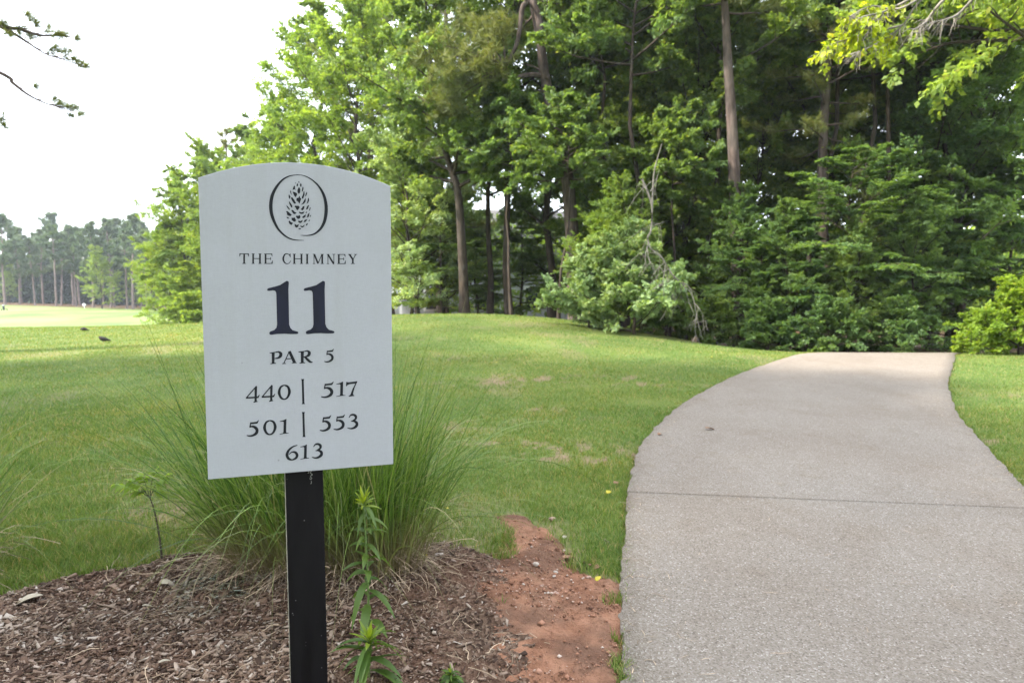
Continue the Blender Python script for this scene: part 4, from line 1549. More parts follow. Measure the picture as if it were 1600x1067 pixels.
tree_data('shrub_a', broadleaf(121, 2.6, .1, 1.7, 26, .13, 24, .05, ns=7, nt_=5, shape='dome', lpe=(5, 70), wr=.7), 'bark_dark', 'leaf_grey')
tree_data('shrub_b', broadleaf(122, 2.0, .05, 1.6, 26, .13, 24, .04, ns=7, nt_=5, shape='dome', lpe=(0, 65)), 'bark_dark', 'leaf_yellow')
tree_data('pine_a', pine(131, 20, 8, 3.8, 44, .26, 30, .24, nw=.016), 'bark_pine', 'needle')
tree_data('pine_b', pine(132, 17, 3.0, 3.4, 46, .26, 30, .21, nw=.016), 'bark_pine', 'needle')
tree_data('far_a', pine(141, 17, 7.0, 4.0, 26, .70, 12, .24, nw=.16, tw=3), 'bark_far', 'needle_far')
tree_data('far_b', pine(142, 16, 9.0, 3.6, 20, .70, 12, .22, nw=.16, tw=3), 'bark_far', 'needle_far')
tree_data('far_c', pine(143, 18, 8.0, 4.3, 24, .70, 12, .25, nw=.16, tw=3), 'bark_far', 'needle_far')

G_W = "broadleaf trees along the wood's edge"
trees = [
    # key, px, Y, rz, scale, leaf material, label
    ('tall_a', 288, 50, 0.3, .80, 'leaf_bright', "bright yellow-green broadleaf tree at the left end of the wood, beside the sign's left edge"),
    ('tall_c', 264, 50, 2.7, .66, 'leaf_bright', "lowest bright tree at the very left tip of the wood, touching the fairway's red bank"),
    ('tall_c', 330, 49, 1.2, .98, 'leaf_bright', "rounded bright green tree joining the left end tree to the taller wood, behind the sign"),
    ('tall_a', 345, 55, 1.9, .82, 'leaf_bright', "yellow-green tree just behind the sign's rounded top left corner"),
    ('tall_c', 432, 42, 2.2, 1.0, 'leaf_bright', "light green rounded tree rising straight above the sign's emblem"),
    ('tall_a', 395, 48, 4.0, .95, 'leaf_mid', "mid green tree behind the sign, between a grey pine and a lighter crown"),
    ('tall_b', 520, 37, 0.9, 1.02, 'leaf_bright', "tall light green tree whose top makes the left shoulder against white sky"),
    ('tall_a', 575, 33, 3.1, 1.05, 'leaf_bright', "leafy tree above the sign's top right corner"),
    ('tall_c', 655, 27, 5.0, .62, 'leaf_grey', "pale grey-green small tree with rounded crown right of the sign's top"),
    ('tall_c', 640, 30, 1.0, .55, 'leaf_bright', "low yellow-green sapling crown at lawn level right of the sign"),
    ('tall_b', 618, 40, 2.7, 1.1, 'leaf_mid', "tall tree behind the pale grey-green crown"),
    ('tall_d', 765, 27, .4, .95, 'leaf_mid', "slim tree with thin leaning dark trunk in the gap where sky shows"),
    ('tall_d', 797, 26, 2.0, 1.1, 'leaf_mid', "straight slim dark trunk tree between two thin trunks at the mound's crest"),
    ('tall_b', 862, 27, 3.4, 1.05, 'leaf_mid', "dark trunked tree just left of the crooked pine's foot"),
    ('tall_a', 985, 27.5, 5.3, 1.1, 'leaf_mid', "full green tree above the pale sunlit shrubs"),
    ('tall_b', 1050, 26.5, 1.2, 1.0, 'leaf_mid', "green tree behind the drooping dead branch"),
    ('tall_d', 1097, 27, 3.0, 1.0, 'leaf_mid', "dark straight trunk tree right of the dead branch's lower end"),
    ('tall_a', 1128, 31, .2, 1.1, 'leaf_mid', "thick dark trunk tree just left of the tall bare pine"),
    ('tall_b', 1215, 30, 4.4, 1.05, 'leaf_mid', "deep green tree right of the tall bare pine"),
    ('tall_d', 1268, 29, .8, 1.0, 'leaf_mid', "tree with ivy-dark trunk under the drooping pine sprays"),
    ('tall_a', 1340, 27, 2.5, 1.05, 'leaf_mid', "shaded tree left of the leaning dark trunk at right"),
    ('tall_d', 1392, 24, 5.5, 1.0, 'leaf_mid', "tree with leaning dark trunk right of the young pale pine"),
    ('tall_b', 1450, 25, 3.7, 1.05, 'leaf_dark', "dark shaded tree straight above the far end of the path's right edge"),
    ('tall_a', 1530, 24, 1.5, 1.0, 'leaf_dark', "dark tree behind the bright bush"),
    ('tall_e', 1605, 15.0, 4.1, 1.08, 'leaf_bright', "sunlit light green tree reaching in at the photo's upper right edge"),
    ('tall_a', 1700, 25, 0.5, 1.1, 'leaf_mid', "tree beyond the photo's right edge, behind the bright bush"),
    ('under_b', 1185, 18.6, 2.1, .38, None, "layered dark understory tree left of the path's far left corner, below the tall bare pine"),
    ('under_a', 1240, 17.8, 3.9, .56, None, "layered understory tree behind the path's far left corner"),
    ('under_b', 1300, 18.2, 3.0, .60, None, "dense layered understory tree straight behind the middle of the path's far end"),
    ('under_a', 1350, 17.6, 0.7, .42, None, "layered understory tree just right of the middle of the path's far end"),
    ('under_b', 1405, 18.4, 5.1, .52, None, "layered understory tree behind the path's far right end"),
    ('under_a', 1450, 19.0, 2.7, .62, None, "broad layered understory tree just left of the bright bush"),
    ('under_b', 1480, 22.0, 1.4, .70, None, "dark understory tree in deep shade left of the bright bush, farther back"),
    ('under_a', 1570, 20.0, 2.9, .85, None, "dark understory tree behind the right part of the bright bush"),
    ('under_b', 1330, 21.5, 4.4, .72, 'leaf_mid', "taller mid green understory tree above the layered ones behind the path's end"),
    ('under_b', 1010, 22.0, 0.2, .60, 'leaf_mid', "mid green understory tree behind the pale shrubs"),
    ('tall_a', 945, 31, 2.2, 1.15, 'leaf_mid', "tall green tree filling the view right of the crooked pine, farther back"),
    ('tall_c', 905, 29, .9, .95, 'leaf_mid', "rounded green tree directly behind the crooked pine"),
    ('tall_a', 1075, 22.5, 5.0, .80, 'leaf_mid', "leafy young tree between the dead branch and the tall bare pine"),
    ('tall_c', 1010, 23.5, 1.7, .78, 'leaf_mid', "full rounded tree straight above the dead branch's top"),
    ('tall_c', 1200, 23.5, 3.6, .80, 'leaf_mid', "rounded dark green tree right of the tall bare pine, nearer one"),
    ('tall_a', 1300, 23, 2.8, .80, 'leaf_mid', "dark leafy young tree above the path's far end"),
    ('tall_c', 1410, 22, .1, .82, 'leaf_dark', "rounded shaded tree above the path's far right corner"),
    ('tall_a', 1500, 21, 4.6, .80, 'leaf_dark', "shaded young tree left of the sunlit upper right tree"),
    ('tall_c', 700, 30, 2.9, .70, 'leaf_mid', "green rounded sapling behind the forked trunk"),
    ('pole', 1003, 21.0, .6, .95, 'leaf_mid', "pole-thin trunk tree directly left of the dead branch's pale stem"),
    ('pole', 950, 23.5, 1.6, 1.0, 'leaf_mid', "pole-thin trunk tree between the crooked pine and the dead branch"),
    ('pole', 1105, 21.5, 2.6, 1.0, 'leaf_mid', "pole-thin dark trunk tree in the open gap right of the dead branch's foot"),
    ('pole', 1268, 20.8, 3.6, 1.0, 'leaf_mid', "pole-thin trunk tree right of the tall bare pine, above the path's left corner"),
    ('pole', 1340, 20.2, 4.6, 1.0, 'leaf_dark', "pole-thin dark trunk tree above the middle of the path's far end"),
    ('pole', 1388, 19.8, 5.6, .95, 'leaf_mid', "pole-thin dark trunk tree above the path's far right part"),
    ('pole', 1485, 20.5, .2, 1.0, 'leaf_dark', "pole-thin trunk tree just left of the bright bush"),
    ('tall_c', 1215, 17.6, 1.0, .27, 'leaf_dark', "small bushy sapling among the layered understory left of the path's far corner"),
    ('tall_c', 1325, 17.0, 2.0, .24, 'leaf_mid', "small bushy sapling in front of the layered understory behind the path"),
    ('tall_a', 1425, 17.4, 3.0, .26, 'leaf_dark', "small leafy sapling at the path's far right corner"),
    ('slim', 872, 21.2, .6, .84, 'leaf_mid', "slender young tree whose leaves cross the crooked pine's trunk below its bare limbs"),
    ('slim', 800, 22.5, 2.6, .9, 'leaf_mid', "slender young tree with leaves hanging over the gap left of the crooked pine"),
    ('tall_c', 1168, 19.2, 5.1, .33, 'leaf_dark', "bushy sapling hiding the foot of the tall bare pine"),
    ('slim', 1062, 20.5, 4.1, .85, 'leaf_mid', "slender young tree above the dead branch, left of the tall bare pine"),
    ('tall_c', 725, 36, .6, .50, 'leaf_mid', "small green sapling in front of the grey house"),
    ('under_a', 690, 27, 3.3, .75, 'leaf_mid', "small green understory tree left of the dark forked trunk"),
    ('under_b', 560, 34, 4.2, .9, 'leaf_bright', "yellow-green understory tree hidden partly by the sign's right side"),
    ('under_a', 320, 47, 1.1, 1.0, 'leaf_bright', "low bright foliage tree touching the lawn beside the sign's left edge"),
    ('tall_c', 950, 19.6, 2.6, .30, 'leaf_bright', "bright bushy sapling right of the crooked pine's foot, above the pale shrubs"),
    ('tall_c', 968, 19.0, 0.9, .29, 'leaf_mid', "mid green bushy sapling just left of the dead branch, above the pale shrubs"),
    ('under_a', 815, 29, 5.9, .75, 'leaf_mid', "small shaded understory tree seen between the slim trunks"),
    ('under_a', 745, 31, 1.9, .7, 'leaf_dark', "dark understory sapling behind the thin leaning trunk"),
]
for (key, px, Y, rz, sc, lm, lab) in trees:
    p = foot(px, Y)
    place(key, "understory_tree" if key.startswith('under') else "broadleaf_tree", p, rz, sc, lab, "tree", "understory trees at the wood's edge" if key.startswith('under') else G_W, lm)

shr = [('shrub_a', 920, 18.0, .4, .66, 'leaf_grey', "pale sunlit shrub at the crest's right slope, leftmost of the pale pair"),
       ('shrub_a', 990, 17.0, 2.4, .84, 'leaf_grey', "pale sunlit shrub under the drooping dead branch, tallest of the pale pair"),
       ('shrub_b', 1040, 18.0, 1.3, .55, 'leaf_mid', "small green shrub at the foot of the drooping dead branch"),
       ('shrub_a', 1120, 17.6, 4.0, .42, 'leaf_mid', "small light shrub between the dead branch and the layered understory tree"),
       ('shrub_b', 1200, 16.8, 3.0, .50, 'leaf_dark', "low dark shrub behind the lawn left of the path's far end"),
       ('shrub_b', 1295, 16.2, 5.0, .50, 'leaf_dark', "low dark shrub directly behind the path's far end"),
       ('shrub_b', 1400, 16.4, 2.0, .52, 'leaf_dark', "low dark shrub behind the path's far right end"),
       ('shrub_b', 1592, 13.8, .7, .60, 'leaf_lime', "bright yellow-green sunlit bush at the photo's right edge, largest bush there"),
       ('shrub_b', 1530, 14.4, 3.6, .36, 'leaf_lime', "bright yellow-green bush at the left foot of the largest bright bush"),
       ('shrub_b', 1690, 13.6, 2.2, .66, 'leaf_lime', "bright bush beyond the right edge of the photo"),
       ('shrub_b', 300, 40, 2.8, 1.0, 'leaf_bright', "bright low shrub at the lawn's end beside the sign's left edge")]
for (key, px, Y, rz, sc, lm, lab) in shr:
    place(key, "shrub", foot(px, Y), rz, sc, lab, "shrub", "shrubs at the edge of the wood", lm)

# forked dark tree right of the sign
b0 = foot(726, 24.5)
pts = [b0 * 0 + np.array([0, 0, -.3])] + [at(px, py, 24.5) - b0 for px, py in ((724, 430), (719, 340), (714, 290), (700, 252), (688, 200), (676, 130), (668, 40), (662, -60))]
tree_data('forked', broadleaf(151, 14, 4.0, 3.4, 30, .14, 40, .20, trunk_pts=pts, ns=8), 'bark_dark', 'leaf_mid')
place('forked', "broadleaf_tree", b0, 0, 1, "dark thick trunked tree bending left below its crown, right of the sign", "tree", G_W)

# crooked pine with the hooked dead limb
Yp = 22.5
b0 = foot(898, Yp)
pts = [np.array([0, 0, -.3])] + [at(px, py, Yp) - b0 for px, py in ((896, 400), (891, 330), (884, 260), (870, 200), (857, 150), (850, 110), (842, 50), (832, 0), (826, -60), (822, -150), (820, -240))]
tb, crown = pine(161, 19, 12.5, 3.2, 20, .26, 30, .235, trunk_pts=pts, nw=.016)
for path_, r0, r1 in (([(851, 125), (846, 95), (845, 60), (842, 30), (834, 8), (824, 4), (816, 14), (813, 40), (808, 68), (800, 85), (790, 105), (770, 122)], .135, .04),
                      ([(857, 124), (845, 119), (830, 117), (812, 120), (799, 124)], .10, .055), ([(848, 112), (832, 104), (816, 100)], .045, .02), ([(858, 141), (848, 143), (838, 141)], .035, .015)):
    Q = spline(np.array([at(px, py, Yp - (.25 if k_ > 1 else .1)) - b0 for k_, (px, py) in enumerate(path_)]), 26)
    tb.tube(Q, np.linspace(r0, r1, 26), 8)
# hanging live sprays left of the hooked limb
r = R(163)
E, Dn = [], []
for (px, py, s_) in ((760, 60, 1.1), (735, 40, 1.0), (720, 85, 1.1), (700, 110, 1.1), (690, 70, .9), (745, 110, 1.2), (770, 95, .9), (715, 150, .9), (700, 175, .8), (690, 150, .8), (780, 40, .8), (665, 95, .8), (730, 130, 1)):
    c_ = at(px, py, Yp - r.uniform(-.4, .9)) - b0
    a_ = at(790, 105, Yp - .3) - b0
    m_ = (a_ + c_) / 2 + np.array([0, 0, r.uniform(-.3, .5)])
    Q = spline(np.array([a_, m_, c_]), 8)
    tb.tube(Q, np.linspace(.04, .012, 8), 5)
    for z_ in range(26):
        E.append(c_ + r.normal(0, .36, 3) * np.array([1, 1, .7]) * s_)
        Dn.append(unit(r.normal(0, 1, 3) + np.array([-.2, -.2, .5])))
E, Dn = np.array(E), np.array(Dn)
n_, nn = len(E), 36
D = unit(Dn[:, None] * .7 + r.normal(0, .6, (n_, nn, 3)))
Ln = .27 * r.uniform(.7, 1.2, (n_, nn))
sd = unit(np.cross(D, rand_unit(r, n_ * nn).reshape(n_, nn, 3)))
bs = np.broadcast_to(E[:, None], D.shape)
V2 = np.stack([bs - sd * .008, bs + sd * .008, bs + D * Ln[..., None] + sd * .005, bs + D * Ln[..., None] - sd * .005], 2).reshape(-1, 3)
F2 = np.arange(n_ * nn)[:, None] * 4 + np.array([[0, 1, 2, 3]]) + len(crown[0])
tree_data('crooked', (tb, (np.concatenate([crown[0], V2]), np.concatenate([crown[1], F2]))), 'bark_pine', 'needle')
place('crooked', "pine_tree", b0, 0, 1, "crooked pine with bare hooked limb near the top, rising above the lawn's crest", "pine", "pines in and beside the wood")

# tall straight pine
Yp = 19.6
b0 = foot(1155, Yp)
pts = [np.array([0, 0, -.3])] + [at(px, py, Yp) - b0 for px, py in ((1153, 430), (1149, 330), (1146, 240), (1142, 170), (1138, 110), (1135, 50), (1132, 0), (1129, -80), (1127, -200), (1126, -330))]
tree_data('straight', pine(171, 19, 12.5, 3.2, 18, .26, 30, .185, trunk_pts=pts, nw=.016), 'bark_pine', 'needle')
place('straight', "pine_tree", b0, 0, 1, "tall straight bare-trunked pine right of centre, standing clear of the leaves", "pine", "pines in and beside the wood")
pines = [('pine_b', 372, 50, .4, .86, "grey-green pine making the step in the skyline above the sign's left half"),
         ('pine_a', 590, 36, 1.8, .92, "olive pine whose sprays fill the top of the frame left of the crooked pine"),
         ('pine_b', 690, 29, 3.2, .95, "yellowish pine between the pale crown and the crooked pine"),
         ('pine_a', 1285, 20.4, 2.0, .72, "pine with drooping pale sprays at the upper right of the tall bare pine"),
         ('pine_b', 1350, 18.4, 5.0, .31, "young pine with pale needle sprays standing among the layered understory behind the path"),
         ('pine_a', 1200, 33, 4.4, 1.0, "pine behind the tall bare trunk at the top of the frame")]
for (key, px, Y, rz, sc, lab) in pines:
    place(key, "pine_tree", foot(px, Y), rz, sc, lab, "pine", "pines in and beside the wood")

# far treeline across the fairway
far = [(-60, 128), (-25, 132), (12, 126), (34, 131), (38, 140), (58, 127), (72, 138), (90, 126), (99, 134), (117, 136), (122, 129), (128, 138), (149, 124), (165, 140), (176, 127), (182, 130), (200, 122), (210, 120), (222, 132), (233, 116), (240, 122), (255, 128), (258, 108), (285, 96), (272, 118), (300, 112)] + [(-45 + 21 * q_ + (q_ * 37) % 13, 146 + (q_ * 17) % 12) for q_ in range(17)]
lab_far = {0: "tall hazy pine of the far treeline just outside the left photo edge", 2: "leftmost thick pine of the far treeline, above the dark golf trolley", 7: "far pine with the thickest straight trunk, left of the small white marker",
           12: "pale straight far pine directly right of the small white marker", 17: "tall dark-crowned far pine beside the light green far tree", 23: "far pine on the red bank, closest to the bright tree by the sign"}
for k_, (px, Y) in enumerate(far):
    p = foot(px, Y)
    hs = 1.0 if px < 170 else 1.06
    place(('far_a', 'far_b', 'far_c')[k_ % 3], "pine_tree", p, k_ * 1.3, hs * (0.66 + 0.24 * ((k_ * 7) % 5) / 4) * (Y / 128), lab_far.get(k_, "tall slender pine in the hazy treeline across the far fairway"), "pine",
          "far pines across the fairway" if k_ in lab_far else "hazy pines across the far fairway")
for k_, (px, Y, sc, lab) in enumerate(((162, 120, .70, "light green broadleaf tree standing among the far pines"), (255, 105, .60, "mid green broadleaf tree at the right end of the far treeline"),
                                       (20, 138, .5, "low green broadleaf tree at the left end of the far treeline"), (215, 130, .55, "green broadleaf tree between far pines above the red bank"))):
    place('tall_c', "broadleaf_tree", foot(px, Y), k_ * 2.0, sc * 1.1, lab, "tree", "broadleaf trees in the far treeline", 'leaf_bright' if k_ == 0 else 'leaf_mid')

# far wood behind everything (reads as one mass)
def mass(name, xs, ys, zs, n_, leaf, mat, label, seed, top=None):
    r = R(seed)
    C = np.stack([r.uniform(*xs, n_), r.uniform(*ys, n_), r.uniform(0, 1, n_)], -1)
    hh = zs[1] * (0.7 + 0.45 * fbm(C[:, 0] * .22, C[:, 1] * .1, seed)) - zs[0]
    base_ = h(C[:, 0], C[:, 1])
    C[:, 2] = base_ + zs[0] + C[:, 2] * hh
    m_ = 22
    P_ = C[:, None] + r.normal(0, 1, (n_, m_, 3)) * np.array([.75, .75, .42])
    D = r.normal(0, 1, (n_, m_, 3)) + np.array([0, 0, -.3])
    Nn = unit(np.array([0, 0, 1.0]) + r.normal(0, .6, (n_, m_, 3)))
    L = leaf * r.uniform(.6, 1.3, n_ * m_)
    V, F = leaf_cards(P_.reshape(-1, 3), D.reshape(-1, 3), Nn.reshape(-1, 3), L, L * .6)
    tb_ = MB().add(V, F)
    for _ in range(n_ // 70):
        x, y = r.uniform(*xs), r.uniform(*ys)
        z = float(h(x, y))
        hh_ = zs[1] * r.uniform(.6, .95)
        tb_.tube(np.array([[x, y, z - .3], [x + r.normal(0, .2), y, z + hh_ * .5], [x + r.normal(0, .4), y, z + hh_]]), [.2, .15, .06], 6)
    o_ = tb_.build(name, M[mat])
    return tag(o_, label, "woods", kind="stuff")


mass("woods", (-3.5, 48), (40, 58), (.3, 6.5), 3600, .42, 'leaf_bright', "leafy woods closing the view behind the nearer trees", 181)  # bright leaf colour stands in for light in the gaps
mass("woods", (-120, -38), (142, 160), (.2, 11.0), 3800, .8, 'leaf_far', "far undergrowth coloured dark for shade behind the distant pine trunks across the fairway", 183)

# ------------------------------------------------------------------ dead drooping branch
Yd = 15.6
top = at(1014, 250, Yd)
rt = empty("dead_branch", tuple(np.array([*at(1098, 535, Yd)[:2], h(*at(1098, 535, Yd)[:2])])))
tag(rt, "bare grey dead branch drooping from a thin pale trunk down to the lawn's edge", "branch")
b0 = np.array(rt.location)
r = R(191)
DB = MB()
main = [(1003, 280), (1012, 300), (1019, 325), (1017, 360), (1012, 372), (1018, 390), (1034, 402), (1049, 427), (1070, 448), (1082, 462), (1088, 490), (1092, 510), (1098, 531)]
Q = spline(np.array([at(px, py, Yd) - b0 for px, py in main]), 50)
DB.tube(Q, np.linspace(.024, .006, 50), 6)
DB.tube(spline(np.array([at(px, py, Yd + .1) - b0 for px, py in ((1034, 225), (1022, 270), (1019, 325))]), 12), np.linspace(.008, .022, 12), 6)
subs = [[(1012, 372), (1012, 395), (1018, 412), (1033, 418), (1040, 420)], [(1018, 390), (1030, 396), (1040, 412), (1050, 426)], [(1046, 424), (1046, 442), (1050, 470)], [(1034, 402), (1044, 436), (1046, 465), (1052, 486)], [(1060, 440), (1072, 444), (1081, 456), (1082, 470)],
        [(1070, 448), (1076, 470), (1084, 490), (1090, 505)], [(1062, 440), (1066, 466), (1080, 476)], [(1084, 472), (1094, 484), (1102, 500), (1105, 515)], [(1010, 376), (1004, 388), (998, 398)], [(1012, 384), (1008, 400), (1010, 415)], [(1088, 490), (1086, 512), (1088, 528)], [(1017, 345), (1026, 350), (1040, 346)], [(1016, 300), (1024, 285), (1030, 265)], [(1010, 296), (1002, 288), (994, 292)],
        [(1052, 430), (1056, 455), (1055, 480)], [(1040, 414), (1036, 440), (1038, 460)]]
for s_ in subs:
    Q = spline(np.array([at(px, py, Yd + r.uniform(-.25, .25)) - b0 for px, py in s_]), 14)
    DB.tube(Q, np.linspace(.009, .003, 14), 5)
    for _ in range(4):
        p = Q[r.integers(3, 13)]
        d_ = np.array([r.normal(0, .5), r.normal(0, .3), -abs(r.normal(.5, .3))])
        DB.tube(np.array([p, p + d_ * .25, p + d_ * .5 + np.array([0, 0, -.08])]), [.006, .005, .003], 4)
DB.build("bare_twigs", M['deadwood'], rt, True)

# near branch with yellowing leaves, top right, on a tree beside the path out of view
Yb = 8.2
b0 = np.array([7.9, Yb + 1.0, float(h(7.9, Yb + 1.0))])
rt = empty("broadleaf_tree", tuple(b0))
tag(rt, "near tree at the photo's upper right, reaching in with grey twigs and yellowing leaves", "tree", G_W)
tb = MB()
r = R(201)
tb.tube(np.array([[0, 0, -.3], [-.1, 0, 3], [-.05, .1, 6.0], [.2, .2, 9.5]]), [.20, .16, .12, .04], 10)
TP, TD, TL = [], [], []
branches = [[(1640, -160), (1560, -70), (1470, -30), (1420, 0), (1390, 15), (1370, 22), (1345, 28), (1325, 45)], [(1500, -40), (1440, 0), (1410, 40), (1380, 62), (1350, 78), (1310, 90)], [(1470, -30), (1420, 8), (1392, 14), (1362, 10), (1335, 22), (1315, 36)],
            [(1560, -70), (1480, -5), (1450, 30), (1440, 40), (1425, 48)], [(1600, -60), (1540, -20), (1500, 20), (1480, 30), (1460, 35)], [(1410, 40), (1370, 50), (1330, 60), (1300, 70), (1288, 82)], [(1400, 10), (1375, 30), (1340, 45), (1320, 62)]]
tw0 = np.array([-.05, .1, 6.0])
for q_, br in enumerate(branches):
    pts = [at(px, py, Yb + r.uniform(-.25, .25)) - b0 for px, py in br]
    if q_ in (0, 3, 4):
        pts = [tw0 + np.array([0, 0, q_ * .25])] + pts
    Q = spline(np.array(pts), 30)
    tb.tube(Q, np.linspace(.030 if q_ in (0, 3, 4) else .014, .004, 30), 6)
    for k_ in range(46):
        s_ = r.uniform(.3, 1)
        p, d_ = lerp_path(Q, min(s_, .99))
        dd_ = unit(d_ * .6 + r.normal(0, .5, 3) + np.array([-.1, 0, -.7]))
        L2 = r.uniform(.08, .24)
        tb.tube(np.array([p, p + dd_ * L2 * .5, p + dd_ * L2 + np.array([0, 0, -.04])]), [.004, .003, .002], 4)
        if k_ % 2 == 0 and s_ > .45 and q_ not in (3, 4):
            TP.append(p + dd_ * L2 * .3)
            TD.append(dd_)
            TL.append(L2)
for _ in range(420):       # the crown above, out of the frame
    a = r.uniform(0, 6.28)
    d_ = np.array([math.cos(a), math.sin(a), r.uniform(-.1, .6)])
    p = np.array([.1, .1, 6.6 + r.uniform(0, 3)]) + d_ * r.uniform(.4, 1.7)
    TP.append(p)
    TD.append(unit(d_))
    TL.append(.5)
V, F = spray(r, np.array(TP), np.array(TD), np.array(TL), 9, .068, False, .3, .85)
tb.build("trunk", M['twig'], rt, True)
mesh("crown", V, F, M['leaf_yellow'], rt)
# two long bare boughs, upper right
for (lab, pth, Yq, r0) in (("grey curved bare bough across the upper right foliage, lower of two", [(1440, 82), (1470, 72), (1490, 67), (1520, 66), (1550, 64), (1600, 60), (1680, 50)], 17.0, .05),
                           ("dark curved bough at the top right edge of the photo, upper of two", [(1490, 34), (1510, 22), (1535, 10), (1565, 2), (1600, -4), (1680, -10)], 15.0, .045)):
    p0 = at(*pth[-1], Yq)
    bo = MB()
    Q = spline(np.array([at(px, py, Yq) for px, py in pth] + [foot(1640, 18) + np.array([0, 0, p0[2] + 0.6])]), 26)
    bo.tube(Q - p0, np.linspace(.02, r0 * 1.6, 26), 7)
    for k_ in range(8):
        p, d_ = lerp_path(Q, r.uniform(.05, .8))
        dd_ = unit(-d_ + r.normal(0, .6, 3))
        bo.tube(np.array([p, p + dd_ * .3, p + dd_ * .7]) - p0, [.015, .010, .005], 4)
    o_ = bo.build("tree_bough", M['bark_dark'], None, True, None)
    o_.location = tuple(p0)
    tag(o_, lab, "bough")

# ------------------------------------------------------------------ pines left of the view: branch tips reach in, unseen trees added to shade the foreground
Yp = 12.5
b0 = foot(-270, Yp)
tb, crown = pine(211, 19, 7.5, 4.2, 40, .24, 34, .24, ns=6, nw=.012)
r = R(213)
E, Dn = [], []
for br, tufts in (([(0, 42), (20, 52), (45, 68), (70, 84), (95, 93)], [(90, 78, 12, 8), (105, 84, 10, 7), (118, 94, 5, 4), (78, 80, 6, 5), (125, 102, 5, 2), (133, 104, 2, 2)]),
                  ([(0, 38), (30, 45), (60, 55), (85, 56), (110, 58)], [(85, 52, 10, 6), (100, 56, 10, 6), (118, 60, 5, 4), (72, 46, 5, 5), (56, 40, 5, 4), (48, 32, 5, 4), (40, 22, 4, 4), (30, 48, 10, 4), (48, 58, 9, 5)]),
                  ([(0, 114), (20, 130), (45, 149), (75, 163), (100, 168)], [(86, 155, 6, 6), (92, 162, 6, 5), (104, 168, 6, 4), (115, 168, 6, 4), (122, 178, 4, 3), (55, 136, 4, 2), (108, 181, 4, 2)]),
                  ([(-40, 150), (-10, 175), (5, 195)], [(3, 185, 5, 9), (6, 198, 4, 5)]), ([(-60, 20), (-20, 30), (5, 36)], [(3, 35, 5, 4), (12, 54, 8, 3)])):
    q0 = at(*br[0], Yp) - b0
    s0 = np.array([0.05, 0, q0[2] + 1.3])
    Q = spline(np.array([s0, (s0 + q0) / 2 + np.array([0, 0, .1])] + [at(px, py, Yp) - b0 for px, py in br]), 30)
    tb.tube(Q, np.linspace(.05, .008, 30), 6)
    for (px, py, wx, wy) in tufts:
        c_ = at(px, py, Yp + r.uniform(-.15, .15)) - b0
        kk = int(np.argmin(np.linalg.norm(Q - c_, axis=1)))
        tb.tube(np.array([Q[max(kk - 3, 0)], (Q[kk] + c_) / 2, c_]), [.010, .007, .004], 4)
        for z_ in range(int(3 + wx * .6)):
            E.append(c_ + r.normal(0, .42, 3) * np.array([wx, wx * .7, wy]) * Yp / F_PX)
            Dn.append(unit(np.array([.7, 0, .1]) + r.normal(0, .5, 3)))
E, Dn = np.array(E), np.array(Dn)
n_, nn = len(E), 20
D = unit(Dn[:, None] * .9 + r.normal(0, .5, (n_, nn, 3)))
Ln = .13 * r.uniform(.6, 1.2, (n_, nn))
sd = unit(np.cross(D, rand_unit(r, n_ * nn).reshape(n_, nn, 3)))
bs = np.broadcast_to(E[:, None], D.shape)
V2 = np.stack([bs - sd * .004, bs + sd * .004, bs + D * Ln[..., None] + sd * .002, bs + D * Ln[..., None] - sd * .002], 2).reshape(-1, 3)
F2 = np.arange(n_ * nn)[:, None] * 4 + np.array([[0, 1, 2, 3]]) + len(crown[0])
tree_data('near_left', (tb, (np.concatenate([crown[0], V2]), np.concatenate([crown[1], F2]))), 'bark_pine', 'needle')
place('near_left', "pine_tree", b0, 0, 1, "near pine whose thin branch tips reach into the white sky at the upper left edge", "pine", "pines in and beside the wood")
for k_, (x, y, key, sc, rz) in enumerate(((-9.5, 5.5, 'tall_a', .95, .7), (-8.5, .5, 'tall_b', 1.0, 2.0), (-15.5, 7.5, 'tall_a', 1.0, 1.1), (-15, 2.5, 'tall_b', 1.1, 4.0), (-9, -5, 'tall_a', 1.1, 5.0), (-4, -9, 'tall_c', 1.1, 1.0), (2.5, -10, 'tall_a', 1.1, 2.0), (9, -8, 'tall_c', 1.1, 3.0), (-1, -15, 'tall_b', 1.2, 4.0), (15, -3, 'tall_a', 1.0, .5))):  # added out of view to shade the lawn and darken the sign
    place(key, "broadleaf_tree", (x, y, float(h(x, y))), rz, sc, "unseen tree added to shade the foreground, left of the lawn or behind the viewer", "tree", "added shade trees out of view", 'leaf_mid')

# ------------------------------------------------------------------ house glimpsed between the trunks
hb_ = foot(772, 46)
rt = empty("house", tuple(hb_), 0.25)
tag(rt, "pale grey house glimpsed between the tree trunks beyond the crest", "house")
M['siding'] = plain("house_siding", (0.50, 0.52, 0.54), 0.7, 0.2, 0.08, 1.5)
M['roof'] = plain("house_shingle", (0.10, 0.095, 0.09), 0.9, 0.1, 0.3, 6.0)
M['trim'] = plain("house_trim", (0.75, 0.75, 0.74), 0.6, 0.2, 0.05)
M['pane'] = plain("house_glass", (0.03, 0.04, 0.05), 0.1, 0.5, 0.1)
wl = MB()
wl.box((0, 0, 2.2), (13, 8, 5.0))
wl.build("wall", M['siding'], rt)
rf = MB()
rf.add([(-7, -4.5, 4.7), (7, -4.5, 4.7), (7, 4.5, 4.7), (-7, 4.5, 4.7), (-7, 0, 7.4), (7, 0, 7.4)], [np.array([[0, 1, 5, 4], [2, 3, 4, 5]]), np.array([[0, 4, 3], [1, 2, 5]])])
rf.build("roof", M['roof'], rt)
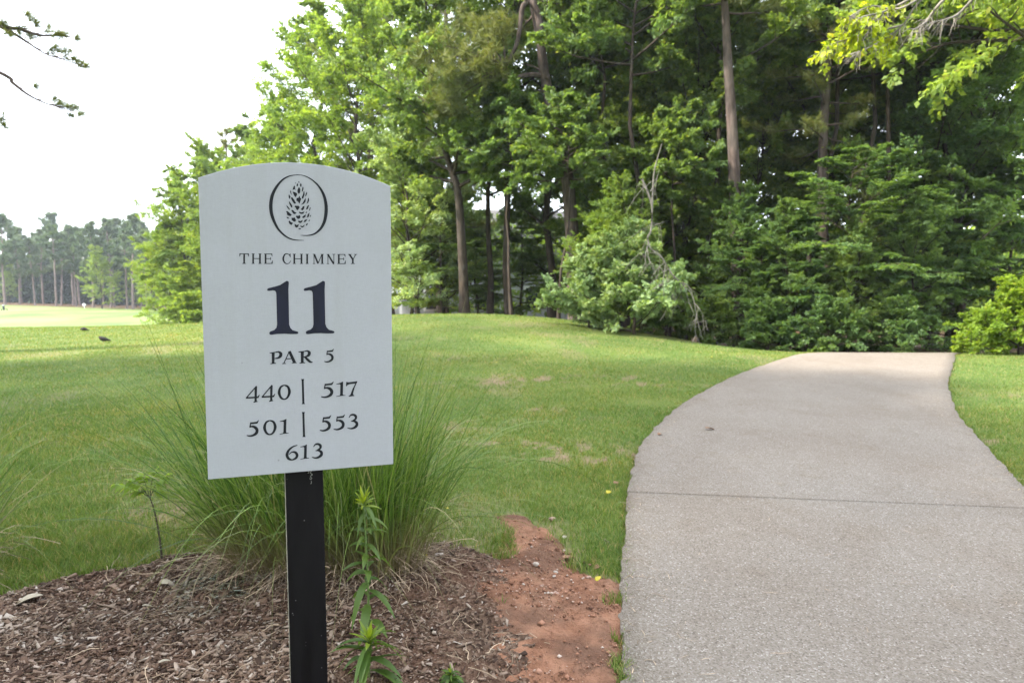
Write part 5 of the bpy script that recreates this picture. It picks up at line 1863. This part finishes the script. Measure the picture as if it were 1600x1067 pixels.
for k_, (x, z) in enumerate(((-4.6, 1.6), (-1.6, 1.6), (1.6, 1.6), (4.8, 1.6), (-4.6, 3.7), (-1.6, 3.7), (1.6, 3.7), (4.8, 3.7))):
    f_ = MB()
    f_.box((x, -4.03, z), (1.25, .08, 1.5))
    w_ = f_.build("window", M['trim'], rt)
    g_ = MB()
    g_.box((x, -4.075, z), (1.0, .03, 1.25))
    g_.build("pane", M['pane'], w_)

# ------------------------------------------------------------------ birds on the lawn
M['bird'] = plain("bird_feather", (0.035, 0.030, 0.028), 0.7, 0.2, 0.4, 60)
M['beak'] = plain("bird_beak", (0.25, 0.17, 0.06), 0.5, 0.3)


def bird(px, py, label, face, s=1.0, down=False):
    p = gnd(px, py)
    rt = empty("bird", tuple(p), face)
    bdy = MB()
    spine = np.array([(-.16, 0, .055), (-.10, 0, .075), (-.05, 0, .09), (0, 0, .10), (.045, 0, .115), (.07, 0, .135), (.088, 0, .142), (.10, 0, .138)])
    if down:
        spine[4:, 2] -= np.array([.02, .045, .06, .07])
    bdy.tube(spine * s, np.array([.012, .026, .048, .058, .050, .038, .030, .010]) * s, 10)
    bdy.build("body", M['bird'], rt, True)
    bk = MB()
    e = spine[-1] * s
    bk.tube(np.array([e - np.array([.006, 0, 0]), e + np.array([.024, 0, -.006]) * s]), [.006 * s, .0008], 6)
    bk.build("beak", M['beak'], rt, True)
    for sy in (-1, 1):
        lg = MB()
        lg.tube(np.array([(.0, .016 * sy, .07), (-.006, .018 * sy, .035), (.004, .018 * sy, .002), (.022, .018 * sy, .002)]) * s, .0035 * s, 5)
        lg.build("leg", M['beak'], rt)
    return tag(rt, label, "bird", "birds on the lawn")


bird(162, 536, "dark bird on the lawn, nearer and larger of two, tail to the right", math.pi + .3, .88)
bird(131, 518.5, "small dark bird at the lawn's crest before the sunlit fairway, farther of two", math.pi + .2, .8, True)

# ------------------------------------------------------------------ golf trolley and marker far on the fairway
p = gnd(6.5, 485.5)
rt = empty("golf_trolley", tuple(p), .4)
tag(rt, "tiny dark golf trolley with bag standing on the sunlit fairway at far left", "golf trolley")
M['dark_cloth'] = plain("dark_bag_cloth", (0.03, 0.036, 0.045), 0.7, 0.3)
M['white_plastic'] = plain("white_plastic", (0.75, 0.77, 0.78), 0.5, 0.3, 0.05)
M['rubber'] = plain("black_rubber", (0.02, 0.02, 0.02), 0.8, 0.2)
bg_ = MB()
ti = np.array([[1, 0, 0], [0, .94, -.34], [0, .34, .94]])
bg_.lathe(np.array([(.0, .12), (.13, .12), (.14, .3), (.135, .65), (.16, .80), (.15, .83), (0, .83)]), sides=14)
bg_.V = [v_ @ ti.T for v_ in bg_.V]
bg_.build("bag", M['dark_cloth'], rt, True)
cl_ = MB()
for k_ in range(7):
    a = k_ * .9
    cl_.tube(np.array([(.06 * math.cos(a), .06 * math.sin(a), .75), (.09 * math.cos(a), .09 * math.sin(a), .98)]) @ ti.T, [.008, .03], 6)
cl_.build("club_heads", M['white_plastic'], rt, True)
fr = MB()
fr.tube(np.array([(0, -.30, 1.0), (0, -.1, .55), (0, .10, .18)]), .022, 6)
for sx in (-1, 1):
    fr.tube(np.array([(0, .02, .42), (.34 * sx, .12, .16)]), .02, 6)
fr.build("frame", M['dark_cloth'], rt, True)
for sx in (-1, 1):
    wh = MB()
    th = np.linspace(0, 2 * math.pi, 17)
    wh.tube(np.stack([np.full(17, .36 * sx), .12 + .13 * np.cos(th), .15 + .13 * np.sin(th)], -1), .03, 6)
    wh.tube(np.array([(.33 * sx, .12, .15), (.39 * sx, .12, .15)]), .05, 8)
    wh.build("wheel", M['rubber'], rt, True)
p = gnd(132, 482.0)
rt = empty("yardage_marker", tuple(p))
tag(rt, "small white marker at the far fairway's edge below the pines", "marker")
mk = MB()
mk.lathe([(0.0, 0.42), (.17, .42), (.25, .50), (.27, .62), (.24, .74), (.14, .82), (0, .84)])
mk.build("head", M['white_plastic'], rt, True)
mk = MB()
mk.lathe([(.05, -.1), (.045, .43)], sides=10)
mk.build("stake", M['white_plastic'], rt, True)

# ------------------------------------------------------------------ thin summer haze
hz_ = MB()
hz_.box((0, 70, 9.0), (360, 240, 34.0))
t = NT("haze_air")
pv = t.n("ShaderNodeVolumePrincipled")
pv.inputs["Color"].default_value = (0.86, 0.92, 1.0, 1)
pv.inputs["Density"].default_value = 0.0004
pv.inputs["Anisotropy"].default_value = 0.2
t.l(pv.outputs[0], t.o.inputs[1])
tag(hz_.build("haze", t.m), "thin pale summer haze in the air over the fairway", "haze", kind="stuff")

# ------------------------------------------------------------------ small litter: stones, fallen leaves, yellow flowers
M['stone'] = plain("clay_stone", (0.36, 0.24, 0.19), 0.9, 0.15, 0.3, 40)
M['stone_pale'] = plain("pale_stone", (0.34, 0.285, 0.24), 0.85, 0.2, 0.2, 40)
M['leaf_dry'] = plain("dry_leaf", (0.24, 0.135, 0.08), 0.8, 0.2, 0.35, 30)
M['leaf_pale'] = plain("bleached_leaf", (0.34, 0.30, 0.23), 0.8, 0.2, 0.2, 30)
M['petal'] = plain("yellow_petal", (0.40, 0.33, 0.025), 0.6, 0.3, 0.2, 30)
r = R(221)


def stone(px, py, s, lab, mat='stone'):
    p = gnd(px, py)
    z = float(h(p[0], p[1]))
    b_ = bmesh.new()
    bmesh.ops.create_icosphere(b_, subdivisions=2, radius=1)
    n_ = r.normal(0, 1, (3, 3))
    for v_ in b_.verts:
        c_ = np.array(v_.co)
        k_ = 1 + .22 * math.sin(n_[0] @ c_ * 2) + .16 * math.sin(n_[1] @ c_ * 3.1)
        v_.co = Vector((c_[0] * k_ * s, c_[1] * k_ * s * .7, c_[2] * k_ * s * .45))
    me_ = bpy.data.meshes.new("stone")
    b_.to_mesh(me_)
    b_.free()
    me_.materials.append(M[mat])
    o_ = bpy.data.objects.new("stone", me_)
    COL.objects.link(o_)
    o_.location = (p[0], p[1], z + .010 + s * .18)
    o_.rotation_euler = (0, 0, r.uniform(0, 3))
    return tag(o_, lab, "stone", "stones in the worn clay")


stone(838, 885, .020, "pale flat stone in the worn clay below the grass edge", 'stone_pale')
stone(870, 932, .022, "reddish brown stone in the middle of the clay, largest there")
stone(887, 933, .013, "small reddish stone right beside the largest brown stone")
stone(868, 898, .013, "small pale stone in the clay above the brown pair", 'stone_pale')
stone(866, 904, .010, "tiny pale stone just under the small pale stone in the clay", 'stone_pale')
stone(920, 905, .013, "stone at the clay's right side by the ragged grass edge")
stone(862, 814, .022, "grey-pink stone half in the grass at the clay's upper tip")
stone(848, 920, .013, "dark stone in the clay left of the largest brown stone")
stone(783, 895, .008, "tiny pale stone where mulch meets clay", 'stone_pale')
stone(818, 916, .009, "tiny pale stone in the clay below the pale flat stone", 'stone_pale')
stone(879, 922, .008, "tiny stone just above the reddish brown stone")
stone(800, 873, .009, "small stone near the clay's left grass edge")


def leaf(px, py, s, rz, lab, mat='leaf_dry', lift=.012, name="fallen_leaf", cat="leaf", group="fallen leaves and petals", wr=.55):
    p = gnd(px, py)
    mb_ = MB()
    lance_leaf(mb_, (-s / 2, 0, 0), (1, 0, .25), s, s * wr, .25, r, .35)
    o_ = mb_.build(name, M[mat], None, True)
    inpath = sdf(PATH, np.array([p[0]]), np.array([p[1]]))[0] > 0
    o_.location = (p[0], p[1], float(h(p[0], p[1])) + (.033 if inpath else lift))
    o_.rotation_euler = (r.normal(0, .25), r.normal(0, .2), rz)
    sm = o_.modifiers.new("thickness", 'SOLIDIFY')
    sm.thickness = .0006
    return tag(o_, lab, cat, group)


leaf(890, 875, .075, .5, "brown dry leaf on the clay's right edge against the grass")
leaf(916, 885, .07, 1.9, "reddish dry leaf upright at the grass edge beside the clay")
leaf(934, 890, .06, .8, "olive dry leaf next to the reddish dry leaf near the path")
leaf(1110, 676, .10, .2, "brown dry leaf on the path's left margin", lift=.03)
leaf(1031, 684, .08, 1.0, "small brown leaf at the path's curved left edge")
leaf(963, 757, .06, .9, "dark dry leaf on the lawn close to the path's joint")
leaf(949, 850, .05, 2.4, "pale dry leaf on the grass beside the path near the joint", 'leaf_pale')
leaf(48, 948, .10, .6, "large bleached leaf on the mulch at lower left", 'leaf_pale', .03, wr=.7)
leaf(262, 920, .055, .1, "pale grey flat bark flake on the mulch, middle of the bed's left part", 'leaf_pale', .03)
leaf(232, 958, .045, .2, "bleached small chip leaf on the mulch below the grey flake", 'leaf_pale', .03)
leaf(258, 1046, .045, .9, "pale chip leaf on the mulch at the photo's bottom", 'leaf_pale', .03)
leaf(882, 842, .04, 1.2, "small dry leaf on grass right of the clay tip", 'leaf_pale')
for (px, py, s, lab) in ((697, 803, .045, "yellow petal on the lawn right of the ornamental grass"), (664, 879, .035, "yellow petal on soil at the foot of the ornamental grass"), (951, 777, .05, "yellow petal near the path's joint on the grass"),
                         (935, 915, .04, "yellow petal on the clay beside the path"), (1113, 560, .08, "far yellow petal on the lawn above the path's left curve"), (775, 570, .08, "far yellow petal on the lawn below the crest")):
    leaf(px, py, s, r.uniform(0, 3), lab, 'petal', .035, "fallen_petal", "petal", "yellow petals on the ground", .6)
